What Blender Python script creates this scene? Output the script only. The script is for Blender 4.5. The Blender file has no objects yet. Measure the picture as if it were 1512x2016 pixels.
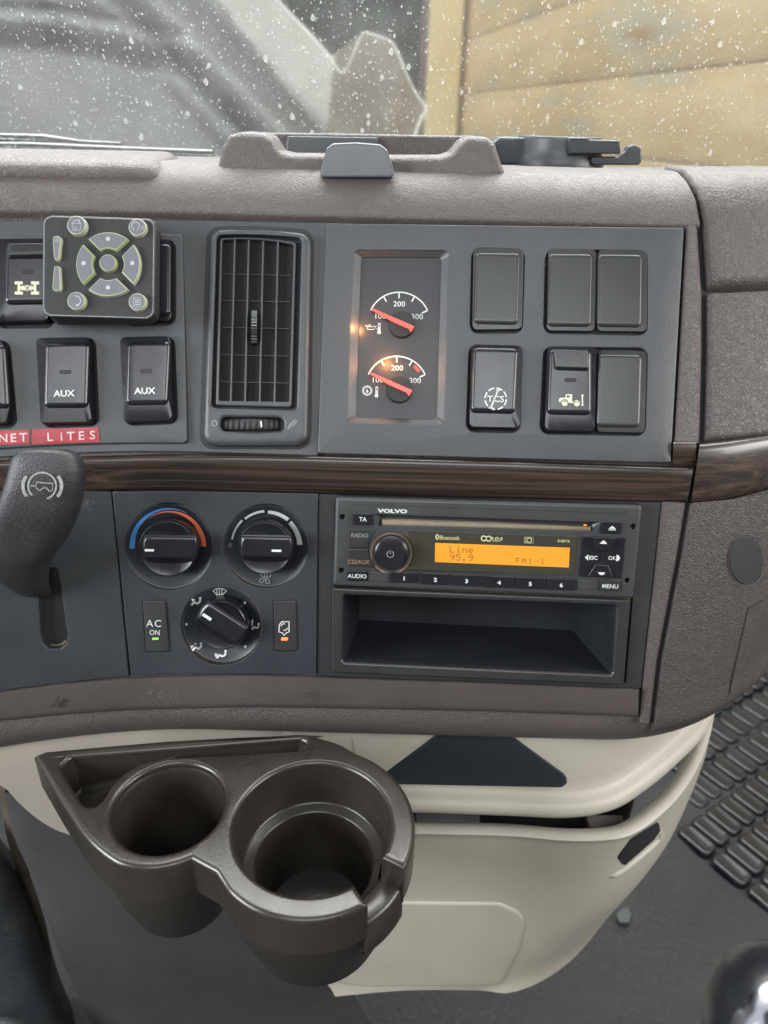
import bpy, bmesh, math, random
import numpy as np
from mathutils import Vector, Matrix
R = math.radians
random.seed(7); np.random.seed(7)
SC = bpy.context.scene

# ------------------------------------------------------------------ camera, world, lamps, exposure
PITCH, ROLL, FPX = R(28), R(1.5), 1450.0
Fv = Vector((0, math.cos(PITCH), -math.sin(PITCH)))
R0 = Vector((1, 0, 0)); U0 = Vector((0, math.sin(PITCH), math.cos(PITCH)))
Rv = R0*math.cos(ROLL) + U0*math.sin(ROLL)
Uv = U0*math.cos(ROLL) - R0*math.sin(ROLL)
cam_d = bpy.data.cameras.new('camera')
cam = bpy.data.objects.new('camera', cam_d)
SC.collection.objects.link(cam); SC.camera = cam
cam_d.sensor_fit = 'VERTICAL'; cam_d.sensor_height = 36.0; cam_d.sensor_width = 27.0
cam_d.lens = 36.0*FPX/2016.0
cam_d.clip_start = 0.01; cam_d.clip_end = 500
m3 = Matrix((Rv, Uv, -Fv)).transposed()
cam.matrix_world = m3.to_4x4()
cam_d.dof.use_dof = True; cam_d.dof.focus_distance = 0.46; cam_d.dof.aperture_fstop = 7.5

world = bpy.data.worlds.new('World'); SC.world = world; world.use_nodes = True
wt = world.node_tree; bg = wt.nodes['Background']
tc = wt.nodes.new('ShaderNodeTexCoord'); sx = wt.nodes.new('ShaderNodeSeparateXYZ')
cr = wt.nodes.new('ShaderNodeValToRGB'); mr = wt.nodes.new('ShaderNodeMapRange')
wt.links.new(tc.outputs['Generated'], sx.inputs[0])
ma = wt.nodes.new('ShaderNodeMath'); ma.operation = 'MULTIPLY_ADD'; ma.inputs[1].default_value = 0.55
wt.links.new(sx.outputs['Y'], ma.inputs[0]); wt.links.new(sx.outputs['Z'], ma.inputs[2])
mr.inputs['From Min'].default_value = -1.2; mr.inputs['From Max'].default_value = 1.2
wt.links.new(ma.outputs[0], mr.inputs['Value']); wt.links.new(mr.outputs[0], cr.inputs[0])
e = cr.color_ramp.elements
e[0].position = 0.0; e[0].color = (.35, .35, .36, 1)
e[1].position = 1.0; e[1].color = (1.35, 1.38, 1.42, 1)
x = e.new(.45); x.color = (.8, .8, .82, 1)
x = e.new(.7); x.color = (1.0, 1.02, 1.04, 1)
wt.links.new(cr.outputs[0], bg.inputs[0]); bg.inputs[1].default_value = 1.0

def area(name, loc, target, sx_, sy_, watts, col):
    d = bpy.data.lights.new(name, 'AREA'); d.shape = 'RECTANGLE'; d.size = sx_; d.size_y = sy_
    d.energy = watts; d.color = col
    o = bpy.data.objects.new(name, d); SC.collection.objects.link(o); o.location = loc
    o.rotation_euler = (Vector(target)-Vector(loc)).to_track_quat('-Z', 'Y').to_euler()
    return o
area('windshield_daylight', (0.0, 1.05, .75), (0, .46, -.05), 1.8, .7, 44, (1, 1.0, 1.0))
area('driver_window_daylight', (-1.05, -.22, .12), (0, .42, -.18), .60, .45, 17, (.95, .98, 1))
area('passenger_window_daylight', (1.1, .05, .2), (.1, .4, -.3), .65, .45, 9, (1, .99, .97))
area('added_rear_fill', (0.05, -.55, .55), (0, .42, -.08), .9, .4, 6.5, (.95, .98, 1))  # added fill lamp above and behind the camera, for sheen on the upper panels
SC.view_settings.view_transform = 'Standard'; SC.view_settings.look = 'None'
SC.view_settings.exposure = 0.45; SC.view_settings.gamma = 1.0
SC.cycles.use_denoising = True
SC.cycles.max_bounces = 8; SC.cycles.transparent_max_bounces = 16
SC.cycles.caustics_refractive = False; SC.cycles.caustics_reflective = False

# ------------------------------------------------------------------ projection helpers
Fn, Rn, Un = (np.array(v) for v in (Fv, Rv, Uv))
def proj(p):
    d = p @ Fn
    return 756 + FPX*(p @ Rn)/d, 1008 - FPX*(p @ Un)/d
def rays(u, v):
    u = np.asarray(u, float); v = np.asarray(v, float)
    return Fn + np.multiply.outer((u-756)/FPX, Rn) + np.multiply.outer((1008-v)/FPX, Un)
def Pd(u, v, D): return Vector(rays(u, v)*D)
def onz(u, v, z): r = rays(u, v); return Vector(r*(z/r[2]))
def ony(u, v, y): r = rays(u, v); return Vector(r*(y/r[1]))

# dash section in (y, z): closing from underneath up to the windscreen, filleted
def fillet(pts, rad):
    out = [np.array(pts[0], float)]
    for i in range(1, len(pts)-1):
        p0, p1, p2 = (np.array(q, float) for q in pts[i-1:i+2])
        d0 = (p0-p1)/np.linalg.norm(p0-p1); d1 = (p2-p1)/np.linalg.norm(p2-p1)
        th = math.acos(np.clip(d0@d1, -1, 1)); r = rad[i-1]
        t = r/math.tan(th/2)
        a = p1+d0*t; b = p1+d1*t
        c = p1+(d0+d1)/np.linalg.norm(d0+d1)*r/math.sin(th/2)
        va = a-c; vb = b-c; ang = math.acos(np.clip(va@vb/(r*r), -1, 1))
        sgn = 1 if va[0]*vb[1]-va[1]*vb[0] > 0 else -1
        n = 14
        for k in range(n+1):
            q = sgn*ang*k/n; ca, sa = math.cos(q), math.sin(q)
            out.append(c+np.array((va[0]*ca-va[1]*sa, va[0]*sa+va[1]*ca)))
    out.append(np.array(pts[-1], float))
    return np.array(out)
def yz(p): return np.array((p[1], p[2]))
LU, LL = R(28), R(17)
pU = yz(Pd(756, 700, .445)); dU = np.array((math.sin(LU), math.cos(LU)))
pL = yz(Pd(756, 1150, .462)); dL = np.array((math.sin(LL), math.cos(LL)))
ZT = -.030
T1 = pU + dU*((ZT-pU[1])/dU[1])
A = np.array((dU, -dL)).T; tt = np.linalg.solve(A, pL-pU); M1 = pU+dU*tt[0]
rb = yz(rays(756, 1512)); # bottom corner where this sight ray meets the lower plane
A = np.array((dL, -rb)).T; tt = np.linalg.solve(A, -pL); B1 = pL+dL*tt[0]
prof = fillet([(B1[0]+.16, B1[1]+.02), B1, M1, T1, (.72, ZT)], (.024, .03, .034))
seg = np.linalg.norm(np.diff(prof, axis=0), axis=1); cum = np.concatenate(([0], np.cumsum(seg)))
# resample evenly
S_ = np.linspace(0, cum[-1], 900)
py = np.interp(S_, cum, prof[:, 0]); pz = np.interp(S_, cum, prof[:, 1])
ty = np.gradient(py); tz = np.gradient(pz); tl = np.hypot(ty, tz); ty /= tl; tz /= tl
k = np.ones(9)/9
ty = np.convolve(np.pad(ty, 4, 'edge'), k, 'valid'); tz = np.convolve(np.pad(tz, 4, 'edge'), k, 'valid')
ny, nz = -tz, ty            # toward the viewer / up
s0_ = S_[np.argmin((py-pU[0])**2+(pz-pU[1])**2)]
SS = S_-s0_
def gfun(a, z):
    l = np.clip(-.115-a, 0, None); r = np.clip(a-.152, 0, None)
    kk = 2.3+1.6*np.clip((-.2-z)/.13, 0, 1)
    return 1.46*l*l/(1+1.5*l) - kk*r*r
def DP(a, s, off):
    a = np.asarray(a, float); s = np.asarray(s, float); off = np.asarray(off, float)
    y = np.interp(s, SS, py); z = np.interp(s, SS, pz)
    n1 = np.interp(s, SS, ny); n2 = np.interp(s, SS, nz)
    return np.stack(np.broadcast_arrays(a, y+off*n1-gfun(a, z), z+off*n2), -1)
_pt = DP(np.zeros(900), SS, 0.0); _tu, _tv = proj(_pt)
_im = int(np.argmax(_tv)); _ok = (np.arange(900) > _im) & (_tv > 344)
_ord = np.argsort(_tv[_ok]); _TV = _tv[_ok][_ord]; _TS = SS[_ok][_ord]
def DL(uv, off):
    """pixel -> (across, along) on the dash surface at a height off above it"""
    uv = np.atleast_2d(np.asarray(uv, float)); u = uv[:, 0]; v = uv[:, 1]
    off = np.broadcast_to(np.asarray(off, float), u.shape)
    a = (u-756)/FPX*.45; s = np.interp(v-(u-756)*.026, _TV, _TS)
    h = 1e-4
    for _ in range(14):
        pu, pv = proj(DP(a, s, off)); eu = u-pu; ev = v-pv
        au, av = proj(DP(a+h, s, off)); su, sv = proj(DP(a, s+h, off))
        j11 = (au-pu)/h; j21 = (av-pv)/h; j12 = (su-pu)/h; j22 = (sv-pv)/h
        det = j11*j22-j12*j21
        det = np.where(np.abs(det) < 1e4, -1e4, det)
        da = (eu*j22-ev*j12)/det; ds = (ev*j11-eu*j21)/det
        a = a+np.clip(da, -.02, .02); s = s+np.clip(ds, -.02, .02)
    return np.stack((a, s), -1)
def DW(uv, off): l = DL(uv, off); return DP(l[:, 0], l[:, 1], off)
PX = .000309                                    # metres per photograph pixel on the dash face

# ------------------------------------------------------------------ object helpers
def link(o, parent=None):
    SC.collection.objects.link(o)
    if parent is not None:
        o.parent = parent
        o.matrix_parent_inverse = Matrix.Translation(-parent_loc(parent))
    return o
def parent_loc(p):
    l = p.location.copy()
    while p.parent is not None and False: p = p.parent
    return l
def tag(o, label, cat, group=None, kind=None):
    if label: o['label'] = label
    if cat: o['category'] = cat
    if group: o['group'] = group
    if kind: o['kind'] = kind
    return o
def thing(name, label, cat, loc=(0, 0, 0), group=None):
    o = bpy.data.objects.new(name, None); o.empty_display_size = .02
    SC.collection.objects.link(o); o.location = loc
    return tag(o, label, cat, group)
def obj(name, bm, mat, parent=None, smooth=True, wn=True, recalc=True, mods=()):
    if recalc: bmesh.ops.recalc_face_normals(bm, faces=bm.faces)
    me = bpy.data.meshes.new(name); bm.to_mesh(me); bm.free()
    if smooth:
        me.polygons.foreach_set('use_smooth', [True]*len(me.polygons))
        me.set_sharp_from_angle(angle=R(50))
    for m in (mat if isinstance(mat, (list, tuple)) else [mat]): me.materials.append(m)
    o = bpy.data.objects.new(name, me)
    SC.collection.objects.link(o)
    if parent is not None:
        o.parent = parent
        # every mesh keeps world coordinates; undo the thing's own offset
        off = Vector((0, 0, 0)); q = parent
        while q is not None: off += q.location; q = q.parent
        o.location = -off if parent.type == 'EMPTY' else Vector((0, 0, 0))
        if parent.type != 'EMPTY': o.location = Vector((0, 0, 0))
    if smooth and wn:
        w = o.modifiers.new('wn', 'WEIGHTED_NORMAL'); w.keep_sharp = True; w.weight = 80
    return o

def area2(P): x, y = P[:, 0], P[:, 1]; return .5*np.sum(x*np.roll(y, -1)-y*np.roll(x, -1))
def rounded(pts, r, n=6):
    """round the corners of a polygon; r one number or one per corner"""
    P = [np.array(p, float) for p in pts]; N = len(P); out = []
    rr = r if isinstance(r, (list, tuple)) else [r]*N
    for i in range(N):
        p0, p1, p2 = P[i-1], P[i], P[(i+1) % N]; q = rr[i]
        d0 = p0-p1; l0 = np.linalg.norm(d0); d0 = d0/l0
        d1 = p2-p1; l1 = np.linalg.norm(d1); d1 = d1/l1
        th = math.acos(np.clip(d0@d1, -1, 1))
        if q <= 0 or th > R(176): out.append(p1); continue
        t = min(q/math.tan(th/2), .49*l0, .49*l1); q2 = t*math.tan(th/2)
        a = p1+d0*t; b = p1+d1*t; c = p1+(d0+d1)/np.linalg.norm(d0+d1)*q2/math.sin(th/2)
        va, vb = a-c, b-c
        ang = math.atan2(va[0]*vb[1]-va[1]*vb[0], va@vb)
        for k in range(n+1):
            w = ang*k/n; ca, sa = math.cos(w), math.sin(w)
            out.append(c+np.array((va[0]*ca-va[1]*sa, va[0]*sa+va[1]*ca)))
    return np.array(out)
def ell(cx, cy, rx, ry=None, n=48, a0=0, a1=360):
    ry = rx if ry is None else ry
    full = abs(a1-a0) >= 360
    return np.array([(cx+rx*math.cos(R(a0+(a1-a0)*k/(n if full else n-1))), cy-ry*math.sin(R(a0+(a1-a0)*k/(n if full else n-1)))) for k in range(n)])
def spline(pts, n=60, closed=False):
    P = np.array(pts, float); N = len(P); out = []
    segs = N if closed else N-1
    per = max(2, n//segs)
    for i in range(segs):
        if closed: p0, p1, p2, p3 = P[i-1], P[i], P[(i+1) % N], P[(i+2) % N]
        else: p0, p1, p2, p3 = P[max(i-1, 0)], P[i], P[i+1], P[min(i+2, N-1)]
        for k in range(per):
            t = k/per
            out.append(.5*((2*p1)+(-p0+p2)*t+(2*p0-5*p1+4*p2-p3)*t*t+(-p0+3*p1-3*p2+p3)*t**3))
    if not closed: out.append(P[-1])
    return np.array(out)
def resamp(pts, n, closed=False):
    P = np.array(pts, float)
    if closed: P = np.vstack((P, P[:1]))
    d = np.concatenate(([0], np.cumsum(np.linalg.norm(np.diff(P, axis=0), axis=1))))
    t = np.linspace(0, d[-1], n+1)[:-1] if closed else np.linspace(0, d[-1], n)
    return np.stack([np.interp(t, d, P[:, i]) for i in range(P.shape[1])], -1)
def offset2(P, d):
    """shrink a closed 2-D loop by d (any orientation)"""
    if d == 0: return P.copy()
    s = 1 if area2(P) > 0 else -1
    e = np.roll(P, -1, 0)-P; L = np.maximum(np.linalg.norm(e, axis=1, keepdims=True), 1e-9); e = e/L
    n = np.stack((-e[:, 1], e[:, 0]), -1)*s
    m = n+np.roll(n, 1, 0); ml = np.linalg.norm(m, axis=1, keepdims=True); m = m/np.maximum(ml, 1e-6)
    c = np.maximum((m*n).sum(1, keepdims=True), .35)
    return P+m*d/c

def ring(bm, P2, off):
    off = np.broadcast_to(off, (len(P2),))
    return [bm.verts.new((p[0], p[1], o)) for p, o in zip(P2, off)]
def bridge(bm, A_, B_, closed=True, mi=0):
    N = len(A_)
    for i in range(N if closed else N-1):
        j = (i+1) % N
        try: f = bm.faces.new((A_[i], A_[j], B_[j], B_[i])); f.material_index = mi
        except ValueError: pass
def fillcap(bm, loops):
    es = []
    for lp in loops:
        for i in range(len(lp)):
            a, b = lp[i], lp[(i+1) % len(lp)]
            e_ = bm.edges.get((a, b)) or bm.edges.new((a, b)); es.append(e_)
    bmesh.ops.triangle_fill(bm, use_beauty=True, use_dissolve=False, edges=es)
def split_curved(bm):
    xs = [v.co.x for v in bm.verts]; lo, hi = min(xs), max(xs)
    cuts = [x for x in np.arange(-.40, -.11, .012)]+[x for x in np.arange(.155, .42, .010)]
    for c in cuts:
        if lo+1e-4 < c < hi-1e-4:
            bmesh.ops.bisect_plane(bm, geom=bm.verts[:]+bm.edges[:]+bm.faces[:], plane_co=(c, 0, 0), plane_no=(1, 0, 0))
def todash(bm):
    split_curved(bm)
    co = np.array([v.co for v in bm.verts]); w = DP(co[:, 0], co[:, 1], co[:, 2])
    for v, p in zip(bm.verts, w): v.co = p
def arc_rows(bev, top, n=4):
    return [(bev*(1-math.cos(q)), top-bev*(1-math.sin(q))) for q in [math.pi/2*k/n for k in range(n+1)]]
def plate_bm(outer, holes, off0, off1, bev, bm=None, hbev=None, map_off=None):
    """slab on the dash: outline and holes in pixels (read at the height off1), edges rounded by bev"""
    bm = bm or bmesh.new(); mo = off1 if map_off is None else map_off
    loops = []
    for k_, lp in enumerate([outer]+list(holes)):
        L_ = DL(lp, mo); sg = 1 if k_ == 0 else -1
        b_ = bev if k_ == 0 else (bev if hbev is None else hbev)
        prev = ring(bm, L_, off0)
        for ins, o in arc_rows(b_, off1):
            cur = ring(bm, offset2(L_, ins*sg), o); bridge(bm, prev, cur); prev = cur
        loops.append(prev)
    fillcap(bm, loops)
    return bm
def plate(name, outer, mat, parent, off0, off1, bev=.0006, holes=(), **kw):
    bm = plate_bm(outer, holes, off0, off1, bev, hbev=kw.pop('hbev', None)); todash(bm)
    return obj(name, bm, mat, parent, **kw)
def frustum_bm(base, cap, off0, off1, bev, r0=8, r1=8, n=6, bm=None, round_=True, mid=None):
    bm = bm or bmesh.new()
    b = rounded(base, r0, n) if round_ else np.array(base, float)
    c = rounded(cap, r1, n) if round_ else np.array(cap, float)
    Lb = DL(b, off0); Lc = DL(c, off1)
    if (area2(Lb) > 0) != (area2(Lc) > 0): Lc = Lc[::-1]
    prev = ring(bm, Lb, off0)
    if mid:
        for t, o in mid: cur = ring(bm, Lb*(1-t)+offset2(Lc, 0)*t, o); bridge(bm, prev, cur); prev = cur
    for ins, o in arc_rows(bev, off1):
        cur = ring(bm, offset2(Lc, ins-bev*.35), o); bridge(bm, prev, cur); prev = cur
    fillcap(bm, [prev])
    return bm
def frustum(name, base, cap, mat, parent, off0, off1, bev=.001, r0=8, r1=8, **kw):
    bm = frustum_bm(base, cap, off0, off1, bev, r0, r1, mid=kw.pop('mid', None), round_=kw.pop('round_', True)); todash(bm)
    return obj(name, bm, mat, parent, **kw)
def lathe_bm(u, v, rows, n=56, ref=0.0, bm=None, sweep=None):
    """turned shape standing on the dash: rows of (radius in px, height in m)"""
    bm = bm or bmesh.new(); c = DL([(u, v)], ref)[0]; prev = None
    for r, o in rows:
        if r <= 0:
            cv = bm.verts.new((c[0], c[1], o))
            for i in range(n): bm.faces.new((prev[i], prev[(i+1) % n], cv))
            return bm
        cur = [bm.verts.new((c[0]+r*PX*math.cos(2*math.pi*k/n), c[1]+r*PX*math.sin(2*math.pi*k/n), o)) for k in range(n)]
        if prev: bridge(bm, prev, cur)
        prev = cur
    return bm
def lathe(name, u, v, rows, mat, parent, n=56, ref=0.0, **kw):
    bm = lathe_bm(u, v, rows, n, ref); todash(bm)
    return obj(name, bm, mat, parent, **kw)

# printed marks: drawn in photo pixels, laid on the surface at a height
class Ink:
    def __init__(s, off, W=None): s.off = off; s.v = []; s.f = []; s.W = W
    def add(s, pts, faces):
        b = len(s.v); s.v += [tuple(p) for p in pts]; s.f += [tuple(i+b for i in f) for f in faces]; return s
    def line(s, pts, w, closed=False, w1=None):
        P = np.array(pts, float)
        if closed: P = np.vstack((P, P[:1]))
        d = np.gradient(P, axis=0)
        if closed: d[0] = d[-1] = P[1]-P[-2]
        d /= np.maximum(np.linalg.norm(d, axis=1, keepdims=True), 1e-9)
        n = np.stack((-d[:, 1], d[:, 0]), -1)
        ww = np.linspace(w, w if w1 is None else w1, len(P))[:, None]/2
        Lp, Rp = P+n*ww, P-n*ww; N = len(P)
        return s.add(list(Lp)+list(Rp), [(i, i+1, N+i+1, N+i) for i in range(N-1)])
    def seg(s, *pts, w=2):
        for a, b in zip(pts[:-1], pts[1:]):
            s.line([a, b], w)
        return s
    def poly(s, pts):
        P = [tuple(p) for p in pts]; return s.add(P, [tuple(range(len(P)))])
    def disc(s, x, y, rx, ry=None, n=20): return s.poly(ell(x, y, rx, ry, n))
    def circ(s, x, y, r, w, n=40, ry=None): return s.line(ell(x, y, r, ry, n), w, closed=True)
    def arc(s, x, y, r, a0, a1, w, n=24, w1=None): return s.line(ell(x, y, r, None, n, a0, a1), w, w1=w1)
    def text(s, t, x, y, h, ang=1.6, bold=.0, wide=1.0, space=1.0, align='CENTER', shear=0):
        c = bpy.data.curves.new('lettering', 'FONT'); c.body = t; c.align_x = align
        c.offset = bold; c.space_character = space; c.shear = shear; c.resolution_u = 3
        o = bpy.data.objects.new('lettering', c); SC.collection.objects.link(o)
        dg = bpy.context.evaluated_depsgraph_get(); dg.update()
        me = bpy.data.meshes.new_from_object(o.evaluated_get(dg))
        k = h/.72; ca, sa = math.cos(R(ang)), math.sin(R(ang))
        vs = []
        for q in me.vertices:
            X = q.co.x*k*wide; Y = -(q.co.y-.36)*k
            vs.append((x+X*ca-Y*sa, y+X*sa+Y*ca))
        s.add(vs, [tuple(p.vertices) for p in me.polygons])
        bpy.data.objects.remove(o); bpy.data.curves.remove(c); bpy.data.meshes.remove(me)
        return s
    def build(s, name, mat, parent, W=None):
        uv = np.array(s.v)
        P = (s.W or W or (lambda q, o: DW(q, o)))(uv, s.off)
        me = bpy.data.meshes.new(name); me.from_pydata([tuple(p) for p in P], [], s.f)
        bm = bmesh.new(); bm.from_mesh(me); bpy.data.meshes.remove(me)
        return obj(name, bm, mat, parent, smooth=False)

def loft_bm(rows, closed=False, bm=None):
    bm = bm or bmesh.new(); prev = None
    for r in rows:
        cur = [bm.verts.new(tuple(p)) for p in r]
        if prev: bridge(bm, prev, cur, closed)
        prev = cur
    return bm
def catm(rows, per=6):
    """smooth a list of equally long rows along the row index"""
    A3 = np.array([np.array(r) for r in rows]); n = len(rows); out = []
    for i in range(n-1):
        p0, p1, p2, p3 = A3[max(i-1, 0)], A3[i], A3[i+1], A3[min(i+2, n-1)]
        for k in range(per):
            t = k/per
            out.append(.5*((2*p1)+(-p0+p2)*t+(2*p0-5*p1+4*p2-p3)*t*t+(-p0+3*p1-3*p2+p3)*t**3))
    out.append(A3[-1]); return out
def tube_bm(pts, r, n=10, bm=None, cap=True):
    bm = bm or bmesh.new(); P = [Vector(p) for p in pts]; rr = r if isinstance(r, (list, tuple)) else [r]*len(P)
    up = Vector((0, 0, 1)); prev = None; first = None
    for i, p in enumerate(P):
        d = (P[min(i+1, len(P)-1)]-P[max(i-1, 0)]).normalized()
        sd = d.cross(up); sd = sd.normalized() if sd.length > 1e-4 else Vector((1, 0, 0)); u2 = sd.cross(d)
        cur = [bm.verts.new(p+(sd*math.cos(2*math.pi*k/n)+u2*math.sin(2*math.pi*k/n))*rr[i]) for k in range(n)]
        if prev: bridge(bm, prev, cur)
        else: first = cur
        prev = cur
    if cap:
        bm.faces.new(first); bm.faces.new(prev[::-1])
    return bm
def box_bm(c, s, bm=None, bev=0, rot=None):
    bm = bm or bmesh.new(); r = bmesh.ops.create_cube(bm, size=1)
    M = Matrix.Translation(c) @ (rot or Matrix.Identity(4)) @ Matrix.Diagonal((*s, 1))
    bmesh.ops.transform(bm, matrix=M, verts=r['verts'])
    if bev:
        es = {e_ for v in r['verts'] for e_ in v.link_edges}
        bmesh.ops.bevel(bm, geom=list(es), offset=bev, segments=3, affect='EDGES', profile=.5)
    return bm

# ------------------------------------------------------------------ materials
def mat(name, col, rough=.5, grain=None, gs=300, gd=.3, spec=.5, var=.12, vs=25, metal=0, coat=0, dust=0, emis=None, es=0, fine=0):
    m = bpy.data.materials.new(name); m.use_nodes = True; nt = m.node_tree; N = nt.nodes; L_ = nt.links
    b = N['Principled BSDF']; b.inputs['Roughness'].default_value = rough; b.inputs['Metallic'].default_value = metal
    b.inputs['Specular IOR Level'].default_value = spec; b.inputs['Coat Weight'].default_value = coat
    b.inputs['Coat Roughness'].default_value = .12
    t = N.new('ShaderNodeTexCoord')
    col4 = (*col, 1)
    if var:
        n1 = N.new('ShaderNodeTexNoise'); n1.inputs['Scale'].default_value = vs; n1.inputs['Detail'].default_value = 6
        n1.inputs['Roughness'].default_value = .65
        L_.new(t.outputs['Object'], n1.inputs['Vector'])
        rp = N.new('ShaderNodeValToRGB'); q = rp.color_ramp.elements
        q[0].position = .3; q[1].position = .72
        q[0].color = tuple(c*(1-var) for c in col)+(1,); q[1].color = tuple(min(1, c*(1+var)) for c in col)+(1,)
        L_.new(n1.outputs['Fac'], rp.inputs['Fac']); src = rp.outputs['Color']
        if dust:
            n2 = N.new('ShaderNodeTexNoise'); n2.inputs['Scale'].default_value = 900; n2.inputs['Detail'].default_value = 3
            n3 = N.new('ShaderNodeTexNoise'); n3.inputs['Scale'].default_value = 14; n3.inputs['Detail'].default_value = 5
            L_.new(t.outputs['Object'], n2.inputs['Vector']); L_.new(t.outputs['Object'], n3.inputs['Vector'])
            mu = N.new('ShaderNodeMath'); mu.operation = 'MULTIPLY'
            L_.new(n2.outputs['Fac'], mu.inputs[0]); L_.new(n3.outputs['Fac'], mu.inputs[1])
            r2 = N.new('ShaderNodeMapRange'); r2.inputs['From Min'].default_value = .27; r2.inputs['From Max'].default_value = .45
            r2.inputs['To Max'].default_value = dust
            L_.new(mu.outputs[0], r2.inputs['Value'])
            mx = N.new('ShaderNodeMix'); mx.data_type = 'RGBA'; mx.inputs['B'].default_value = (.34, .33, .31, 1)
            L_.new(r2.outputs[0], mx.inputs['Factor']); L_.new(src, mx.inputs['A']); src = mx.outputs['Result']
        L_.new(src, b.inputs['Base Color'])
        rr = N.new('ShaderNodeMapRange'); rr.inputs['To Min'].default_value = max(.02, rough-.1); rr.inputs['To Max'].default_value = min(1, rough+.12)
        L_.new(n1.outputs['Fac'], rr.inputs['Value']); L_.new(rr.outputs[0], b.inputs['Roughness'])
    else: b.inputs['Base Color'].default_value = col4
    if grain:
        bp = N.new('ShaderNodeBump'); bp.inputs['Strength'].default_value = gd
        if grain == 'leather':
            nd = N.new('ShaderNodeTexNoise'); nd.inputs['Scale'].default_value = gs*.35; nd.inputs['Detail'].default_value = 3
            L_.new(t.outputs['Object'], nd.inputs['Vector'])
            mv = N.new('ShaderNodeMix'); mv.data_type = 'RGBA'; mv.blend_type = 'LINEAR_LIGHT'; mv.inputs['Factor'].default_value = 3.2/gs
            L_.new(t.outputs['Object'], mv.inputs['A']); L_.new(nd.outputs['Color'], mv.inputs['B'])
            v1 = N.new('ShaderNodeTexVoronoi'); v1.feature = 'DISTANCE_TO_EDGE'; v1.inputs['Scale'].default_value = gs
            v2 = N.new('ShaderNodeTexVoronoi'); v2.feature = 'DISTANCE_TO_EDGE'; v2.inputs['Scale'].default_value = gs*2.3
            for v_ in (v1, v2): L_.new(mv.outputs['Result'], v_.inputs['Vector'])
            c1 = N.new('ShaderNodeMapRange'); c1.interpolation_type = 'SMOOTHSTEP'; c1.inputs['From Max'].default_value = .22
            c2 = N.new('ShaderNodeMapRange'); c2.interpolation_type = 'SMOOTHSTEP'; c2.inputs['From Max'].default_value = .25; c2.inputs['To Max'].default_value = .45
            L_.new(v1.outputs['Distance'], c1.inputs['Value']); L_.new(v2.outputs['Distance'], c2.inputs['Value'])
            ad = N.new('ShaderNodeMath'); L_.new(c1.outputs[0], ad.inputs[0]); L_.new(c2.outputs[0], ad.inputs[1])
            L_.new(ad.outputs[0], bp.inputs['Height']); bp.inputs['Distance'].default_value = .00035
        else:
            nn = N.new('ShaderNodeTexNoise'); nn.inputs['Scale'].default_value = gs; nn.inputs['Detail'].default_value = 2
            L_.new(t.outputs['Object'], nn.inputs['Vector']); L_.new(nn.outputs['Fac'], bp.inputs['Height'])
            bp.inputs['Distance'].default_value = .0004
        L_.new(bp.outputs[0], b.inputs['Normal'])
    if emis:
        b.inputs['Emission Color'].default_value = (*emis, 1); b.inputs['Emission Strength'].default_value = es
    return m
BROWN = mat('brown_grained_plastic', (.066, .053, .050), .45, 'leather', 380, .60, var=.10, vs=18)
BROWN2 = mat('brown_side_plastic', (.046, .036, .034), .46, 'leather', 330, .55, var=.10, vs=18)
BROWNS = mat('brown_fine_plastic', (.058, .047, .045), .55, 'noise', 1400, .5, var=.14, vs=20)
PANEL = mat('charcoal_panel_plastic', (.040, .043, .047), .38, 'noise', 2200, .35, var=.10, vs=30, dust=.03)
PANELD = mat('dark_panel_plastic', (.016, .019, .022), .46, 'noise', 2200, .4, var=.16, vs=22)
BLACK = mat('black_switch_plastic', (.009, .010, .013), .22, 'noise', 2500, .12, spec=.5, var=.15, vs=60, dust=.010)
BLACKM = mat('matt_black_plastic', (.011, .012, .014), .6, 'noise', 2000, .3, var=.2, vs=50)
PANELC = mat('climate_panel_plastic', (.018, .021, .027), .42, 'noise', 2200, .35, var=.12, vs=30, dust=.035)
GREYCAP = mat('charcoal_cap_plastic', (.022, .0235, .025), .30, 'noise', 2500, .15, var=.1, vs=60, dust=.02)
VOID = mat('unlit_gap', (.006, .006, .007), .8, var=0)
WHITE = mat('white_print', (.52, .53, .52), .5, var=0)
GREYP = mat('worn_grey_print', (.22, .225, .23), .6, var=.35, vs=900)
CREAM = mat('cream_print', (.58, .56, .42), .5, var=0)
REDN = mat('red_needle', (.75, .065, .045), .35, var=0, emis=(1, .09, .06), es=.15)
REDP = mat('red_print', (.62, .06, .04), .5, var=0)
BLUEP = mat('blue_print', (.07, .24, .55), .5, var=.08, vs=300)
ORNP = mat('salmon_print', (.72, .17, .09), .5, var=.08, vs=300)
GREENL = mat('green_led', (.15, .6, .05), .4, var=0, emis=(.25, 1, .08), es=.5)
ORANL = mat('orange_led', (.8, .2, .05), .4, var=0, emis=(1, .18, .05), es=.7)
TAPE = mat('red_embossing_tape', (.26, .016, .026), .3, 'noise', 300, .4, var=.25, vs=90)
TAPEW = mat('stretched_tape_letters', (.55, .38, .38), .5, var=.2, vs=400)
CUP = mat('cup_holder_plastic', (.023, .019, .015), .28, 'noise', 900, .10, var=.16, vs=30, dust=.035)
CUPG = mat('grained_cup_plastic', (.020, .017, .014), .40, 'noise', 900, 1.0, var=.1, vs=40)
BEIGE = mat('beige_plastic', (.395, .368, .312), .44, 'noise', 1100, .45, var=.07, vs=14, dust=.05)
GREY = mat('grey_cover_plastic', (.042, .041, .040), .55, 'noise', 1400, .5, var=.22, vs=9)
RUBBER = mat('black_rubber', (.006, .008, .010), .45, 'leather', 420, .6, var=.5, vs=5, dust=.03)
RUBPAD = mat('rubber_pad', (.007, .009, .012), .30, 'noise', 300, .25, var=.5, vs=12, dust=.03)
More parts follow.
